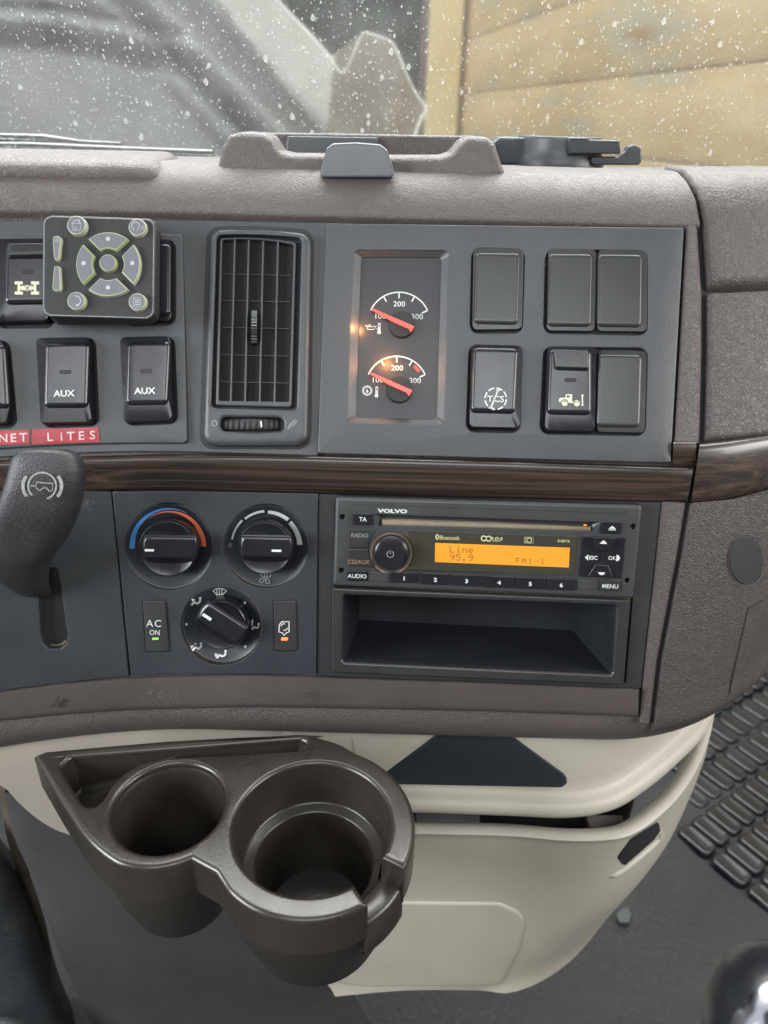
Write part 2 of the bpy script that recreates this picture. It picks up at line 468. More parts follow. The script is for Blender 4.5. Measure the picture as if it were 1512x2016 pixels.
DIRTY = mat('dusty_black_carpet', (.028, .033, .038), .7, 'noise', 500, .8, var=.4, vs=12, dust=.28)
RADIO = mat('radio_plastic', (.034, .036, .038), .34, 'noise', 2500, .2, var=.08, vs=60)
OLIVE = mat('display_window', (.036, .034, .024), .22, var=.06, vs=40)
LCD = mat('amber_display', (.50, .20, .02), .3, var=0, emis=(1, .31, .015), es=.27)
LCDINK = mat('display_characters', (.20, .10, .02), .5, var=0)
YEL = mat('pale_yellow_print', (.50, .48, .28), .5, var=0)
SLATE = mat('slate_plastic', (.065, .073, .082), .38, 'noise', 900, .1, var=.05)
MOUNT = mat('grey_mount_plastic', (.040, .045, .050), .42, var=.1)
CHROME = mat('chrome', (.30, .31, .34), .12, 'noise', 60, .3, metal=1, var=.05)
POCK = mat('pocket_plastic', (.008, .010, .014), .55, 'noise', 1200, .3, var=.1)
GOLD = mat('ivory_insert', (.55, .50, .38), .3, 'noise', 200, .3, var=.2)
NAVY = mat('speaker_cloth', (.007, .013, .019), .6, 'noise', 1100, 1.0, var=.5, vs=900)
CLEAR_T = mat('keypad_rubber_side', (.36, .38, .27), .4, var=.05)
CLEAR_G = mat('lit_keypad_rubber_side', (.30, .34, .17), .4, var=.05, emis=(.5, .8, .1), es=.0)
KEY = mat('keypad_top', (.105, .11, .125), .45, var=.06)
KEYP = mat('keypad_mark', (.34, .37, .38), .5, var=0)
DUSTY = mat('dusty_slot_plastic', (.17, .135, .095), .6, 'noise', 800, .4, var=.25, vs=60)
AMBR = mat('lit_amber_ring', (.16, .10, .06), .4, var=.1)
def wood():
    m = bpy.data.materials.new('dark_wood_grain'); m.use_nodes = True; nt = m.node_tree; N = nt.nodes; L_ = nt.links
    b = N['Principled BSDF']; b.inputs['Roughness'].default_value = .36; b.inputs['Coat Weight'].default_value = .35; b.inputs['Coat Roughness'].default_value = .14
    t = N.new('ShaderNodeTexCoord'); mp = N.new('ShaderNodeMapping'); mp.inputs['Scale'].default_value = (6, 260, 360)
    L_.new(t.outputs['Object'], mp.inputs['Vector'])
    n1 = N.new('ShaderNodeTexNoise'); n1.inputs['Scale'].default_value = 1; n1.inputs['Detail'].default_value = 8; n1.inputs['Roughness'].default_value = .6; n1.inputs['Distortion'].default_value = .8
    L_.new(mp.outputs[0], n1.inputs['Vector'])
    rp = N.new('ShaderNodeValToRGB'); q = rp.color_ramp.elements
    q[0].position = .36; q[0].color = (.006, .004, .003, 1); q[1].position = .70; q[1].color = (.066, .040, .028, 1)
    x_ = q.new(.5); x_.color = (.027, .016, .012, 1)
    L_.new(n1.outputs['Fac'], rp.inputs['Fac']); L_.new(rp.outputs['Color'], b.inputs['Base Color'])
    return m
WOOD = wood()

def at(u, v, off=0.0): return tuple(DW([(u, v)], off)[0])
# ================================================================== DASHBOARD
dash = thing('dashboard', 'brown grained truck dashboard with charcoal panels and a dark wood strip', 'dashboard', at(756, 900))
# the shell follows the section; a raised pad above the panels and a raised column beside them
sa = np.linspace(-.42, .36, 90); ss = np.linspace(SS[0], SS[-1], 200)
bm = bmesh.new(); prev = None
for s_ in ss:
    w = DP(sa, np.full(len(sa), s_), -.0015)
    cur = [bm.verts.new(p) for p in w]
    if prev: bridge(bm, prev, cur, closed=False)
    prev = cur
_h0 = DL([(1262, 1337), (1280, 1000), (60, 1000), (60, 1337)], 0)
_lo, _hi = min(_h0[0][1], _h0[3][1]+1), min(_h0[1][1], _h0[2][1])
bm.verts.ensure_lookup_table()
_kill = []
for j_ in range(len(ss)-1):
    if _lo < ss[j_] and ss[j_+1] < _hi:
        for i_ in range(len(sa)-1):
            if sa[i_] > _h0[3][0]-.10 and sa[i_+1] < _h0[0][0]: 
                f_ = [f for f in bm.verts[j_*len(sa)+i_].link_faces if bm.verts[(j_+1)*len(sa)+i_+1] in f.verts]
                _kill += f_
bmesh.ops.delete(bm, geom=list(set(_kill)), context='FACES_ONLY')
obj('shell', bm, BROWN, dash, wn=False)
# padded nose: thickened band from above the panels over the front edge
def seam_u(v):      # the slanting joint between the centre of the dash and its right end piece
    return float(np.interp(v, [345, 372, 400, 450, 570, 700, 860, 930, 992, 1100, 1300, 1450], [1322, 1350, 1366, 1376, 1384, 1384, 1380, 1368, 1352, 1334, 1296, 1278]))
seam_a = lambda v: float(DL([(seam_u(v), v)], 0)[0][0])
s_pad0 = float(DL([(756, 447)], 0)[0][1]); s_pad1 = float(DL([(756, 432)], 0)[0][1]); s_top = float(SS[-1])
def band(rows_s_off, a0, a1, n=80):
    bm = bmesh.new(); prev = None
    for s_, o in rows_s_off:
        aa = np.linspace(a0, a1(s_) if callable(a1) else a1, n)
        cur = [bm.verts.new(p) for p in DP(aa, np.full(n, s_), o)]
        if prev: bridge(bm, prev, cur, closed=False)
        prev = cur
    return bm
sv = np.interp  # seam position as a function of the distance along the section
_sv = np.array([float(DL([(seam_u(v), v)], 0)[0][1]) for v in range(352, 1430, 10)][::-1])
_sa = np.array([seam_a(v) for v in range(352, 1430, 10)][::-1])
def seam_at(s_): return float(np.interp(s_, _sv, _sa))
up = [s_pad0+(s_pad1-s_pad0)*t for t in np.linspace(0, 1, 7)]
rows = [(s_, -.001+.0055*(.5-.5*math.cos(math.pi*i/6))) for i, s_ in enumerate(up)]
rows += [(s_, .0045) for s_ in np.linspace(s_pad1+.002, s_top-.16, 60)]
obj('soft_pad', band(rows, -.42, lambda s_: seam_at(s_)-.0012), BROWN, dash, wn=False)
# the raised brown column on the right of the panels, split by the wood strip
def col_strip(name, v0, v1, ul, ur, off, m, mid=None):
    bm = bmesh.new(); prev = None; vs_ = np.linspace(v0, v1, 40)
    for v in vs_:
        l, r = ul(v), ur(v); us = [l, l+1, l+4, l+9, (l+r)/2, r-5, r-2, r-.5, r]
        oo = [-.001, .001, .0035, .0045, .0045, .0045, .0040, .002, -.001]
        P = DW([(a_, v) for a_ in us], np.array(oo)*off/.0045)
        cur = [bm.verts.new(p) for p in P]
        if prev: bridge(bm, prev, cur, closed=False)
        prev = cur
    return obj(name, bm, m, dash, wn=False)
pan_r = lambda v: float(np.interp(v, [430, 470, 920], [1349, 1348, 1323]))
col_strip('upper_column', 432, 872, lambda v: pan_r(v)-2, lambda v: seam_u(v)-3, .0042, BROWN)
col_strip('lower_column', 985, 1424, lambda v: float(np.interp(v, [985, 1350, 1424], [1300, 1262, 1255])), lambda v: seam_u(v)-3, .003, BROWN)
# right end piece
def side_piece(name, v0, v1, off, ul=None, ur=1760, m=BROWN2, n=44, rim=True, vr=0):
    bm = bmesh.new(); prev = None
    for i, v in enumerate(np.linspace(v0, v1, n)):
        l = ul(v) if ul else seam_u(v)+3
        L0, = DL([(l, v)], 0)
        a_end = .36
        k = [0, .0008, .002, .004]+list(np.linspace(.012, a_end-L0[0], 26))
        oo = np.array([-.001, off*.6, off*.92, off]+[off]*26)
        if rim:
            tt_ = min(i, n-1-i); oo = np.minimum(oo, [-.001, off*.6, off*.92][tt_] if tt_ < 3 else off)
        aa = L0[0]+np.array(k)
        cur = [bm.verts.new(p) for p in DP(aa, np.full(len(aa), L0[1]), oo)]
        if prev: bridge(bm, prev, cur, closed=False)
        prev = cur
    return obj(name, bm, m, dash, wn=False)
# upper end cap runs over the nose: build along the section instead of by sight rays
def side_over(name, sA, sB, off, m):
    bm = bmesh.new(); prev = None; n = 60
    for i, s_ in enumerate(np.linspace(sA, sB, n)):
        a0_ = seam_at(s_)+.0012
        aa = a0_+np.array([0, .0008, .002, .004]+list(np.linspace(.012, .36-a0_, 26)))
        q = [-.001, off*.5, off*.85][i] if i < 3 else off
        oo = np.minimum(np.array([-.001, off*.6, off*.92, off]+[off]*26), q)
        cur = [bm.verts.new(p) for p in DP(aa, np.full(len(aa), s_), oo)]
        if prev: bridge(bm, prev, cur, closed=False)
        prev = cur
    return obj(name, bm, m, dash, wn=False)
sv_at = lambda v, u=1400: float(DL([(u, v)], 0)[0][1])
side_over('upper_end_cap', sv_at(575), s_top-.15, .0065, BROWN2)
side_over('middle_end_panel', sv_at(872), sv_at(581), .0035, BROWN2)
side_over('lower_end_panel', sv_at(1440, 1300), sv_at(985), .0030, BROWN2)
# dark joint line down the dash
ink = Ink(-.0004); pts = [(seam_u(v), v) for v in np.linspace(352, 1424, 90)]
ink.line(pts, 7); ink.line([(seam_u(578)+2, 578), (1512, 580), (1560, 582)], 7); ink.build('joint_gap', VOID, dash)

# wood strip: two lengths, bulging
def wood_strip(name, top, bot, h=.0085):
    bm = bmesh.new(); cols = []
    n = len(top)
    prof_ = [(0, -.001), (0, .35), (.02, .68), (.05, .86), (.09, .95), (.16, 1.0), (.3, .98), (.5, .90), (.7, .78), (.85, .64), (.93, .5), (.98, .3), (1, -.001)]
    rows = []
    for t, o in prof_:
        rows.append(DW(top*(1-t)+bot*t, max(o, -.1)*h))
    bm = loft_bm(rows)
    for r_ in (0, n-1):       # end caps
        f = [v for i, v in enumerate(bm.verts) if i % n == r_]
        try: bm.faces.new(f)
        except ValueError: pass
    return obj(name, bm, WOOD, dash, wn=False)
us = np.linspace(-70, 1366, 110)
topv = np.interp(us, [-70, 0, 150, 300, 460, 620, 980, 1318, 1322, 1366], [910, 906, 899, 894, 893, 896, 906, 918, 918, 919])
botv = np.interp(us, [-70, 0, 150, 300, 620, 980, 1366], [970, 967, 966, 966, 972, 982, 992])
main_us_t = np.stack((us, topv), -1); main_us_b = np.stack((us-np.clip((us-1300)/66*14, 0, 14), botv), -1)
wood_strip('wood_strip', main_us_t, main_us_b)
us2 = np.linspace(1326, 1371, 12)
wood_strip('wood_corner', np.stack((us2, np.full(12, 868)), -1), np.stack((us2-2, np.full(12, 923)), -1), .0075)
us3 = np.linspace(1378, 1580, 30)
wood_strip('wood_end', np.stack((us3, np.interp(us3, [1378, 1420, 1512, 1580], [872, 868, 856, 845])), -1),
           np.stack((np.interp(us3, [1378, 1580], [1360, 1580]), np.interp(us3, [1378, 1440, 1512, 1580], [993, 986, 966, 945])), -1), .0085)

# charcoal backing panels
plate('instrument_panel', [(-80, 436), (300, 432), (646, 438), (626, 897), (300, 889), (-80, 906)], PANEL, dash, -.003, .0022, .0006)
SWP = .0045
# left switch panel
HL = {}
def rr(q, r=14, n=6): return rounded(q, r, n)
q_part = [(-60, 668), (18, 672), (34, 842), (-60, 846)]
q_aux1 = [(76, 667), (187, 665), (195, 839), (86, 842)]
q_aux2 = [(239, 665), (343, 663), (350, 834), (247, 838)]
q_diff = [(-4, 474), (108, 473), (108, 645), (-8, 646)]
q_blk0 = [(246, 474), (345, 472), (345, 640), (248, 642)]
lp = plate('left_switch_panel', rr([(-80, 458), (359, 461), (369, 873), (-80, 889)], 9), PANEL, dash, -.001, SWP, .0009,
           [rr(q, 18) for q in (q_part, q_aux1, q_aux2, q_diff, q_blk0)], hbev=.0006)
# right switch panel
q_g = [(697, 492), (884, 493), (874, 836), (683, 832)]
q_b1 = [(929, 488), (1034, 490), (1029, 655), (925, 656)]
q_d1 = [(1074, 491), (1276, 493), (1275, 660), (1070, 656)]
q_tcs = [(924, 679), (1028, 682), (1023, 852), (918, 850)]
q_d2 = [(1071, 683), (1275, 685), (1270, 858), (1063, 854)]
plate('right_switch_panel', rr([(642, 439), (1347, 448), (1321, 911), (625, 893)], 4), PANEL, dash, -.001, .006, .0008,
      [rr(q_g, 12)]+[rr(q, 17) for q in (q_b1, q_d1, q_tcs, q_d2)], hbev=.0007)
for nm, q in (('switch_well', q_b1), ('switch_well', q_d1), ('switch_well', q_tcs), ('switch_well', q_d2), ('switch_well', q_aux1), ('switch_well', q_aux2), ('switch_well', q_diff), ('switch_well', q_blk0), ('switch_well', q_part)):
    P = rr(q, 17); c = P.mean(0); P = c+(P-c)*1.04
    plate(nm, P, VOID, dash, -.0005, .0024, .0002)

# ================================================================== rocker switches
GS = 'square rocker switches and blanks in the dash'
def rocker(name, label, base, cap, m, h=.0115, lock=None, led=None, grp=GS, b0=.0015, bev=.0026, cat='switch', top=None):
    c = np.mean(np.array(cap), 0)
    t = thing(name, label, cat, at(c[0], c[1], .005), grp)
    frustum('rocker', base, cap, m, t, b0, h, bev, 10, 8, mid=[(0.02, h*.62), (.12, h*.74)])
    if lock:
        lb, lc = lock
        f = frustum('lock_slide', lb, lc, GREYCAP, t, h-.001, h+.0035, .0006, 2, 2)
        q = np.array(lc, float); ik = Ink(h+.0037)
        for i in range(9):
            k_ = .06+i*.075
            a_ = q[0]*(1-k_)+q[3]*k_; b_ = q[1]*(1-k_)+q[2]*k_
            ik.line([a_*.97+b_*.03, b_*.97+a_*.03], .9)
        ik.build('grip_lines', BLACK, f)
    if led:
        P = rounded([(led[0]-12, led[1]-4), (led[0]+12, led[1]-4), (led[0]+12, led[1]+4), (led[0]-12, led[1]+4)], 4)
        plate('indicator_lens', P, BLACKM, t, h-.0006, h+.0003, .0003)
    return t
H = .0115
t = rocker('switch_blank', 'single charcoal blank cap above the struck-out TCS switch', [(930, 492), (1030, 493), (1026, 652), (928, 654)], [(938, 498), (1023, 499), (1019, 636), (935, 634)], GREYCAP, .008, grp='blank caps filling unused switch holes', cat='blank cap', bev=.002)
t = rocker('switch_blank', 'charcoal blank cap above the truck pictogram switch', [(1076, 494), (1171, 495), (1168, 656), (1073, 655)], [(1083, 500), (1166, 501), (1163, 640), (1080, 639)], GREYCAP, .008, grp='blank caps filling unused switch holes', cat='blank cap', bev=.002)
t = rocker('switch_blank', 'upper blank cap at the far right end of the panel', [(1174, 495), (1272, 496), (1270, 657), (1172, 656)], [(1180, 501), (1264, 502), (1262, 641), (1178, 640)], GREYCAP, .008, grp='blank caps filling unused switch holes', cat='blank cap', bev=.002)
t = rocker('switch_blank', 'lower blank cap directly beside the truck pictogram switch', [(1174, 692), (1269, 694), (1265, 855), (1170, 853)], [(1181, 698), (1263, 700), (1259, 839), (1177, 838)], GREYCAP, .009, grp='blank caps filling unused switch holes', cat='blank cap', bev=.002)
t = rocker('switch_blank', 'blank switch position half hidden behind the keypad', [(250, 477), (341, 476), (341, 637), (250, 638)], [(256, 482), (334, 481), (333, 618), (255, 620)], BLACK, .008, grp='blank caps filling unused switch holes', cat='blank cap', bev=.002)
tcs = rocker('rocker_switch', 'black rocker switch printed with a struck-out TCS in a dashed circle', [(925, 682), (1026, 685), (1021, 848), (921, 846)], [(934, 685), (1019, 687), (1013, 811), (929, 809)], BLACK, H)
ik = Ink(H+.0002)
for k_ in range(8):
    ik.arc(976, 785, 21, k_*45+8, k_*45+42, 2.6, 8)
ik.text('TCS', 976, 785, 12, 1.2, bold=.012, wide=1.15); ik.seg((966, 804), (981, 767), w=2.8); ik.seg((977, 768), (985, 768), w=2.6); ik.seg((962, 803), (971, 803), w=2.6)
ik.build('lettering', WHITE, tcs)
lift = rocker('rocker_switch', 'black locking rocker switch with a cream truck pictogram', [(1073, 686), (1170, 688), (1166, 854), (1067, 852)], [(1085, 688), (1163, 690), (1163, 814), (1080, 812)], BLACK, H,
              lock=([(1090, 688), (1159, 690), (1159, 733), (1093, 731)], [(1091, 689), (1157, 691), (1158, 724), (1096, 722)]), led=(1123, 748))
ik = Ink(H+.0002); s_ = .3307
def C6(x, y): return (900+x*s_, 430+y*s_)
ik.poly([C6(*p) for p in [(606, 1092), (606, 1076), (616, 1068), (642, 1068), (648, 1047), (684, 1047), (684, 1088), (735, 1088), (735, 1098), (684, 1100)]])
ik.disc(*C6(640, 1098), 6.3); ik.disc(*C6(712, 1100), 6.3); ik.seg(C6(745, 1052), C6(747, 1112), w=2.4); ik.seg(C6(738, 1053), C6(754, 1053), w=2.4); ik.seg(C6(738, 1111), C6(754, 1111), w=2.4)
ik.build('truck_pictogram', CREAM, lift)
ik = Ink(H+.0004); ik.poly([C6(*p) for p in [(653, 1053), (670, 1053), (670, 1066), (650, 1066)]]); ik.circ(*C6(640, 1098), 6.8, 1.1, 20); ik.circ(*C6(712, 1100), 6.8, 1.1, 20); ik.build('pictogram_gaps', BLACK, lift)
for i, (lab, base, cap, tx, ld) in enumerate([
    ('black AUX rocker switch directly above the red LITES tape', [(80, 670), (184, 668), (191, 837), (90, 839)], [(90, 677), (172, 675), (168, 799), (87, 799)], (126, 774), (128, 732)),
    ('black AUX rocker switch nearest the tall air vent', [(243, 668), (341, 666), (347, 833), (251, 836)], [(252, 675), (332, 673), (326, 793), (248, 794)], (285, 769), (287, 730))]):
    t = rocker('rocker_switch', lab, base, cap, BLACK, .0125, led=ld)
    Ink(.0127).text('AUX', *tx, 12.5, -1, bold=.02, wide=1.12).build('lettering', WHITE, t)
rocker('rocker_switch', 'black rocker switch cut off by the picture edge above the NET tape', [(-70, 672), (14, 675), (28, 838), (-70, 842)], [(-75, 680), (6, 680), (14, 800), (-75, 800)], BLACK, .0125)
t = rocker('rocker_switch', 'black differential lock switch with cream axle pictogram behind the keypad', [(0, 478), (106, 477), (106, 640), (-2, 642)], [(12, 482), (100, 481), (99, 594), (10, 595)], BLACK, .0125,
           lock=([(14, 480), (98, 479), (98, 512), (17, 513)], [(17, 480), (96, 479), (96, 500), (17, 502)]), led=(53, 535))
ik = Ink(.0127)
for x_ in (37, 69):
    ik.poly([(x_-8, 554), (x_+8, 554), (x_+8, 560), (x_-8, 560)]); ik.poly([(x_-8, 574), (x_+8, 574), (x_+8, 580), (x_-8, 580)]); ik.poly([(x_-2.5, 560), (x_+2.5, 560), (x_+2.5, 574), (x_-2.5, 574)])
ik.poly([(37, 564), (53, 561), (69, 564), (69, 570), (53, 573), (37, 570)]); ik.build('axle_pictogram', CREAM, t)
ik = Ink(.0129); ik.seg((48, 562), (58, 573), w=1); ik.seg((58, 562), (48, 573), w=1); ik.build('pictogram_gaps', BLACK, t)

# ================================================================== label tapes
def tape(lab, q, txt, w0, h):
    t = thing('label_tape', lab, 'label tape', at(q[0][0], q[0][1], SWP), 'red embossed label tapes')
    plate('tape', q, TAPE, t, SWP, SWP+.0005, .0001)
    ik = Ink(SWP+.0007)
    for ch, x_, y_ in txt: ik.text(ch, x_, y_, h, -2, bold=.012, wide=1.1)
    ik.build('lettering', TAPEW, t)
tape('short red embossed tape ending in NET, cut off at the picture edge', [(-30, 849), (58, 846), (58, 874), (-30, 878)], [('N', 6, 862), ('E', 26, 861.5), ('T', 46, 860.5)], 0, 17)
tape('long red embossed tape reading LITES under the switch', [(63, 845), (194, 841), (196, 871), (63, 875)], [('L', 98, 859.5), ('i', 121, 858.5), ('T', 139, 858), ('E', 160, 857), ('S', 182, 856)], 0, 17)

# ================================================================== air vent
vent = thing('air_vent', 'tall charcoal air vent with upright slats and a thumbwheel', 'air vent', at(505, 660))
def arch(tl, tr, br, bl, rise, r, n=6):
    tm = ((tl[0]+tr[0])/2, (tl[1]+tr[1])/2-rise); q1 = ((tl[0]+tm[0])/2, (tl[1]+tm[1])/2-rise*.25); q2 = ((tr[0]+tm[0])/2, (tr[1]+tm[1])/2-rise*.25)
    return rounded([tl, q1, tm, q2, tr, br, bl], [r, 0, 0, 0, r, r, r], n)
v_out = arch((412, 450), (613, 457), (605, 880), (397, 880), 4, 26)
v_in = arch((426, 462), (593, 468), (583, 808), (415, 803), 5, 9)
slot = rounded([(433, 820), (559, 822), (558, 851), (432, 849)], 13)
# a dark channel round the frame, then the frame itself
plate('surround_channel', arch((407, 446), (618, 453), (611, 884), (391, 884), 4, 28), BLACKM, vent, .002, .0030, .0003)
plate('frame', v_out, PANEL, vent, .002, .0085, .0036, [v_in, slot], hbev=.0018)
plate('thumbwheel_recess', slot, VOID, vent, .002, .0028, .0003)
plate('duct', arch((428, 464), (592, 470), (582, 806), (417, 801), 5, 9), VOID, vent, .0022, .0030, .0003)
g_out = arch((433, 468), (583, 476), (574, 802), (424, 798), 5, 6)
g_in = arch((437, 472), (578, 481), (569, 791), (430, 789), 5, 4)
plate('grille_frame', g_out, PANEL, vent, .0035, .0075, .0010, [g_in], hbev=.0005)
for xt, xb in ((462, 454), (489.5, 482), (518, 511), (547, 540)):
    yt = 469.5+(xt-437)*.05; q = [(xt-1.6, yt), (xt+1.6, yt), (xb+1.6, 793), (xb-1.6, 793)]
    plate('upright_slat', q, PANEL, vent, .0028, .0078, .0004)
for y_ in (539, 591, 644, 698, 751):
    x0 = 434-(y_-539)*.02
    k_ = (y_-539)*.026
    plate('cross_bar', [(x0-k_, y_-1), (573-k_, y_+2), (573-k_, y_+4.2), (x0-k_, y_+1.2)], GREYCAP, vent, .0030, .0038, .0002)
bm = bmesh.new(); prev = None
for i in range(25):
    v = 611+66*i/24; th = math.pi*i/24; o = .0065+.0058*math.sin(th)+(.0006 if i % 2 else 0)
    P = DW([(494.5, v), (495, v), (506, v), (506.5, v)], np.array([.004, o, o, .004])); cur = [bm.verts.new(p) for p in P]
    if prev: bridge(bm, prev, cur, False)
    prev = cur
obj('slat_tab', bm, GREYCAP, vent, wn=False)
bm = bmesh.new(); prev = None
for i in range(61):
    u = 438+114*i/60; th = math.pi*i/60; o = .0045+.0052*math.sin(th)+(.0011*abs(math.sin(i*math.pi/6))-.0006)
    P = DW([(u, 823.5), (u, 825), (u, 828.5), (u, 843), (u, 846.5), (u, 848)], np.array([.003, o-.0010, o, o, o-.0010, .003])); cur = [bm.verts.new(p) for p in P]
    if prev: bridge(bm, prev, cur, False)
    prev = cur
tw = obj('thumbwheel', bm, BLACKM, vent, wn=False)
ik = Ink(.0104); ik.seg((513.5, 829), (515, 841), w=3); ik.build('wheel_mark', WHITE, tw)
ik = Ink(.0087); ik.circ(422, 833.5, 5, 1.8, 24); ik.build('closed_symbol', GREYP, vent)
ik = Ink(.0087); ik.line(spline([(566, 845), (572, 834), (578, 829), (584, 829), (580, 835), (573, 839), (566, 845)], 30), 1.5)
ik.line(spline([(570, 838), (577, 833), (581, 831)], 10), 1.2); ik.build('open_symbol', GREYP, vent)

# ================================================================== gauges
cl = thing('gauge_cluster', 'recessed window holding two temperature dials with red needles', 'gauge cluster', at(785, 665))
bm = bmesh.new(); L0 = DL(rr(q_g, 12), .0058); L1 = DL(rr([(712, 507), (868, 508), (859, 826), (701, 822)], 7), .0012)
if (area2(L0) > 0) != (area2(L1) > 0): L1 = L1[::-1]
a_ = ring(bm, L0, .0053); b_ = ring(bm, L0*.82+L1*.18, .0046); c_ = ring(bm, L0*.1+L1*.9, .0022); d_ = ring(bm, L1, .0018); e_ = ring(bm, L1, .0008)
bridge(bm, a_, b_); bridge(bm, b_, c_); bridge(bm, c_, d_); bridge(bm, d_, e_); todash(bm); obj('sloped_bezel', bm, PANEL, cl)
plate('dial_plate', rr([(706, 501), (874, 502), (865, 832), (695, 828)], 7), mat('dial_plate_black', (.018, .019, .022), .42, var=.06), cl, -.0005, .0012, .0002)
def gauge(cx, cy, rad, hub, ntip, nend, txt, oil, red, lab):
    g = thing('temperature_gauge', lab, 'gauge', at(cx, cy, .0013), 'temperature dials in the gauge window')
    ik = Ink(.00135); ik.arc(cx, cy, rad, 155, 25, 2.5, 40)
    for k_ in range(5):
        th = R(150-30.0*k_); dx, dy = math.cos(th), -math.sin(th); l = 12 if k_ in (0, 2, 4) else 12
        if k_ == 0: continue
        if k_ == 4: th = R(24.5); dx, dy = math.cos(th), -math.sin(th)
        ik.seg((cx+dx*rad, cy+dy*rad), (cx+dx*(rad-l), cy+dy*(rad-l)), w=2.6)
    for s2, x_, y_ in txt: ik.text(s2, x_, y_, 10.5, 1, bold=.008, wide=1.1)
    ik.build('scale', WHITE, g)
    if red:
        Ink(.0014).line(ell(cx, cy, rad-7, None, 12, 51, 35), 6).build('red_zone', REDP, g)
    lathe('hub', hub[0], hub[1], [(25, .0013), (25, .0045), (24, .0052), (0, .0054)], BLACKM, g)
    a, b = np.array(ntip, float), np.array(nend, float); d = (b-a)/np.linalg.norm(b-a); n = np.array((-d[1], d[0]))
    if n[1] < 0: n = -n
    q = [a-n*1.5-d*1, b-n*4.2, b+n*9+d*2-d*3, b+n*5-d*8, a+d*46+n*5.5, a+n*1.8]
    frustum('needle', q, q, REDN, g, .0056, .0068, .0003, 1, 1)
    return g
g1 = gauge(785.7, 636.8, 61.5, (791, 642), (732, 608), (814, 646), [('100', 748, 622), ('200', 786, 598), ('300', 821, 623)], True, False, 'upper dial with oil can symbol and no red zone')
g2 = gauge(781, 763, 61.5, (786, 769), (728, 734), (810, 772), [('100', 743, 747.5), ('200', 782, 724), ('300', 817, 749)], False, True, 'lower dial with gear symbol and a red zone before 300')
for g, (tx, ty_) in ((g1, (747, 0)), (g2, (742, 125))):
    ik = Ink(.00135)
    ik.seg((tx, 636+ty_), (tx-.6, 652+ty_), w=5); ik.disc(tx-.8, 654+ty_, 3.7); ik.build('thermometer_symbol', WHITE, g)
    ik = Ink(.0015); ik.seg((tx, 638+ty_), (tx, 644+ty_), w=2); ik.build('symbol_gap', BLACKM, g)
ik = Ink(.00135)
ik.line([(719, 640), (723, 643), (723, 648), (735, 649), (741, 642), (733, 643), (723, 643)], 1.3); ik.seg((725, 640), (730, 640), w=1.3); ik.disc(742, 647, 1); ik.build('oil_can_symbol', WHITE, g1)
ik = Ink(.00135); ik.circ(723, 769, 7.5, 1.8, 30)
for k_ in range(16):
    th = 2*math.pi*k_/16; ik.seg((723+8*math.cos(th), 769+8*math.sin(th)), (723+10.5*math.cos(th), 769+10.5*math.sin(th)), w=1.7)
ik.disc(723, 771, 2.2); ik.poly([(721, 770), (723, 765), (725, 770)]); ik.build('gear_symbol', WHITE, g2)
for (u, v, w_, h_) in ((706, 642, .002, .0070), (762, 706, .002, .0105)):
    d = bpy.data.lights.new('dial_backlight', 'POINT'); d.energy = .016 if v > 700 else .010; d.color = (1, .38, .10); d.shadow_soft_size = w_
    o = bpy.data.objects.new('dial_backlight', d); SC.collection.objects.link(o); o.location = at(u, v, h_)

# ================================================================== keypad on a stand-off box
kp = thing('keypad', 'square black keypad with cream-edged buttons standing off the dash', 'keypad', at(200, 540, .004))
KO = .030; kq = [(85, 424), (305, 431), (303, 628), (84, 622)]
bm = frustum_bm([(96, 436), (313, 436), (313, 640), (98, 640)], kq, .003, KO, .0012, 24, 17, n=8, mid=[(.55, .012), (.93, KO-.004), (.985, KO-.002)]); todash(bm)
obj('housing', bm, BLACKM, kp)
Ink(KO+.0001).line(np.vstack((rounded([(87, 426), (303, 433), (301, 626), (86, 620)], 16, 8),)), 1.6, closed=True).build('worn_rim', GREYP, kp)
def key(name, poly, h=.0028, side=CLEAR_T, shrink=1.0):
    bm = bmesh.new(); P = np.array(poly); L1 = DL(P, KO+h); c = L1.mean(0)
    L0 = c+(L1-c)*1.05
    a = ring(bm, L0, KO-.0005); b = ring(bm, L1, KO+h-.0004); bridge(bm, a, b)
    c2 = ring(bm, offset2(L1, .00035), KO+h); bridge(bm, b, c2); fillcap(bm, [c2])
    todash(bm); o = obj(name, bm, side, kp)
    L2 = offset2(L1, .00055); bm = bmesh.new(); a = ring(bm, L2, KO+h-.0001); b = ring(bm, L2, KO+h+.0002); bridge(bm, a, b); fillcap(bm, [b]); todash(bm)
    obj('key_face', bm, KEY, o); return o
def sector(cx, cy, r0, r1, a, h0, h1, n=14):
    o = [(cx+r1*math.cos(R(a+t)), cy-r1*math.sin(R(a+t))) for t in np.linspace(-h1, h1, n)]
    i = [(cx+r0*math.cos(R(a+t)), cy-r0*math.sin(R(a+t))) for t in np.linspace(h0, -h0, n)]
    return np.array(o+i)
K = {}
K['home'] = key('home_key', ell(150, 443, 18.5), .0036)
K['voice'] = key('voice_key', ell(270, 447, 17), .0032)
K['back'] = key('back_key', ell(149.5, 592, 17.5), .0030)
K['list'] = key('list_key', ell(270, 594, 17), .0030)
K['ok'] = key('centre_key', ell(211.5, 517, 16.5), .0036, CLEAR_G)
for a in (90, 180, 0, 270):
    o = key('arrow_key', sector(212.5, 520, 31, 63, a, 30, 38), .0028, CLEAR_G if a in (90, 180) else CLEAR_T)
    ik = Ink(KO+.0032); x_ = 212.5+48*math.cos(R(a)); y_ = 518-48*math.sin(R(a)); ik.disc(x_, y_, 4.2, n=16); ik.build('key_dot', KEYP, o)
v1 = key('volume_key', spline([(104, 470), (108, 465), (115, 465), (120, 471), (118, 490), (116, 508), (110, 512), (106, 505)], 40, True), .0024)
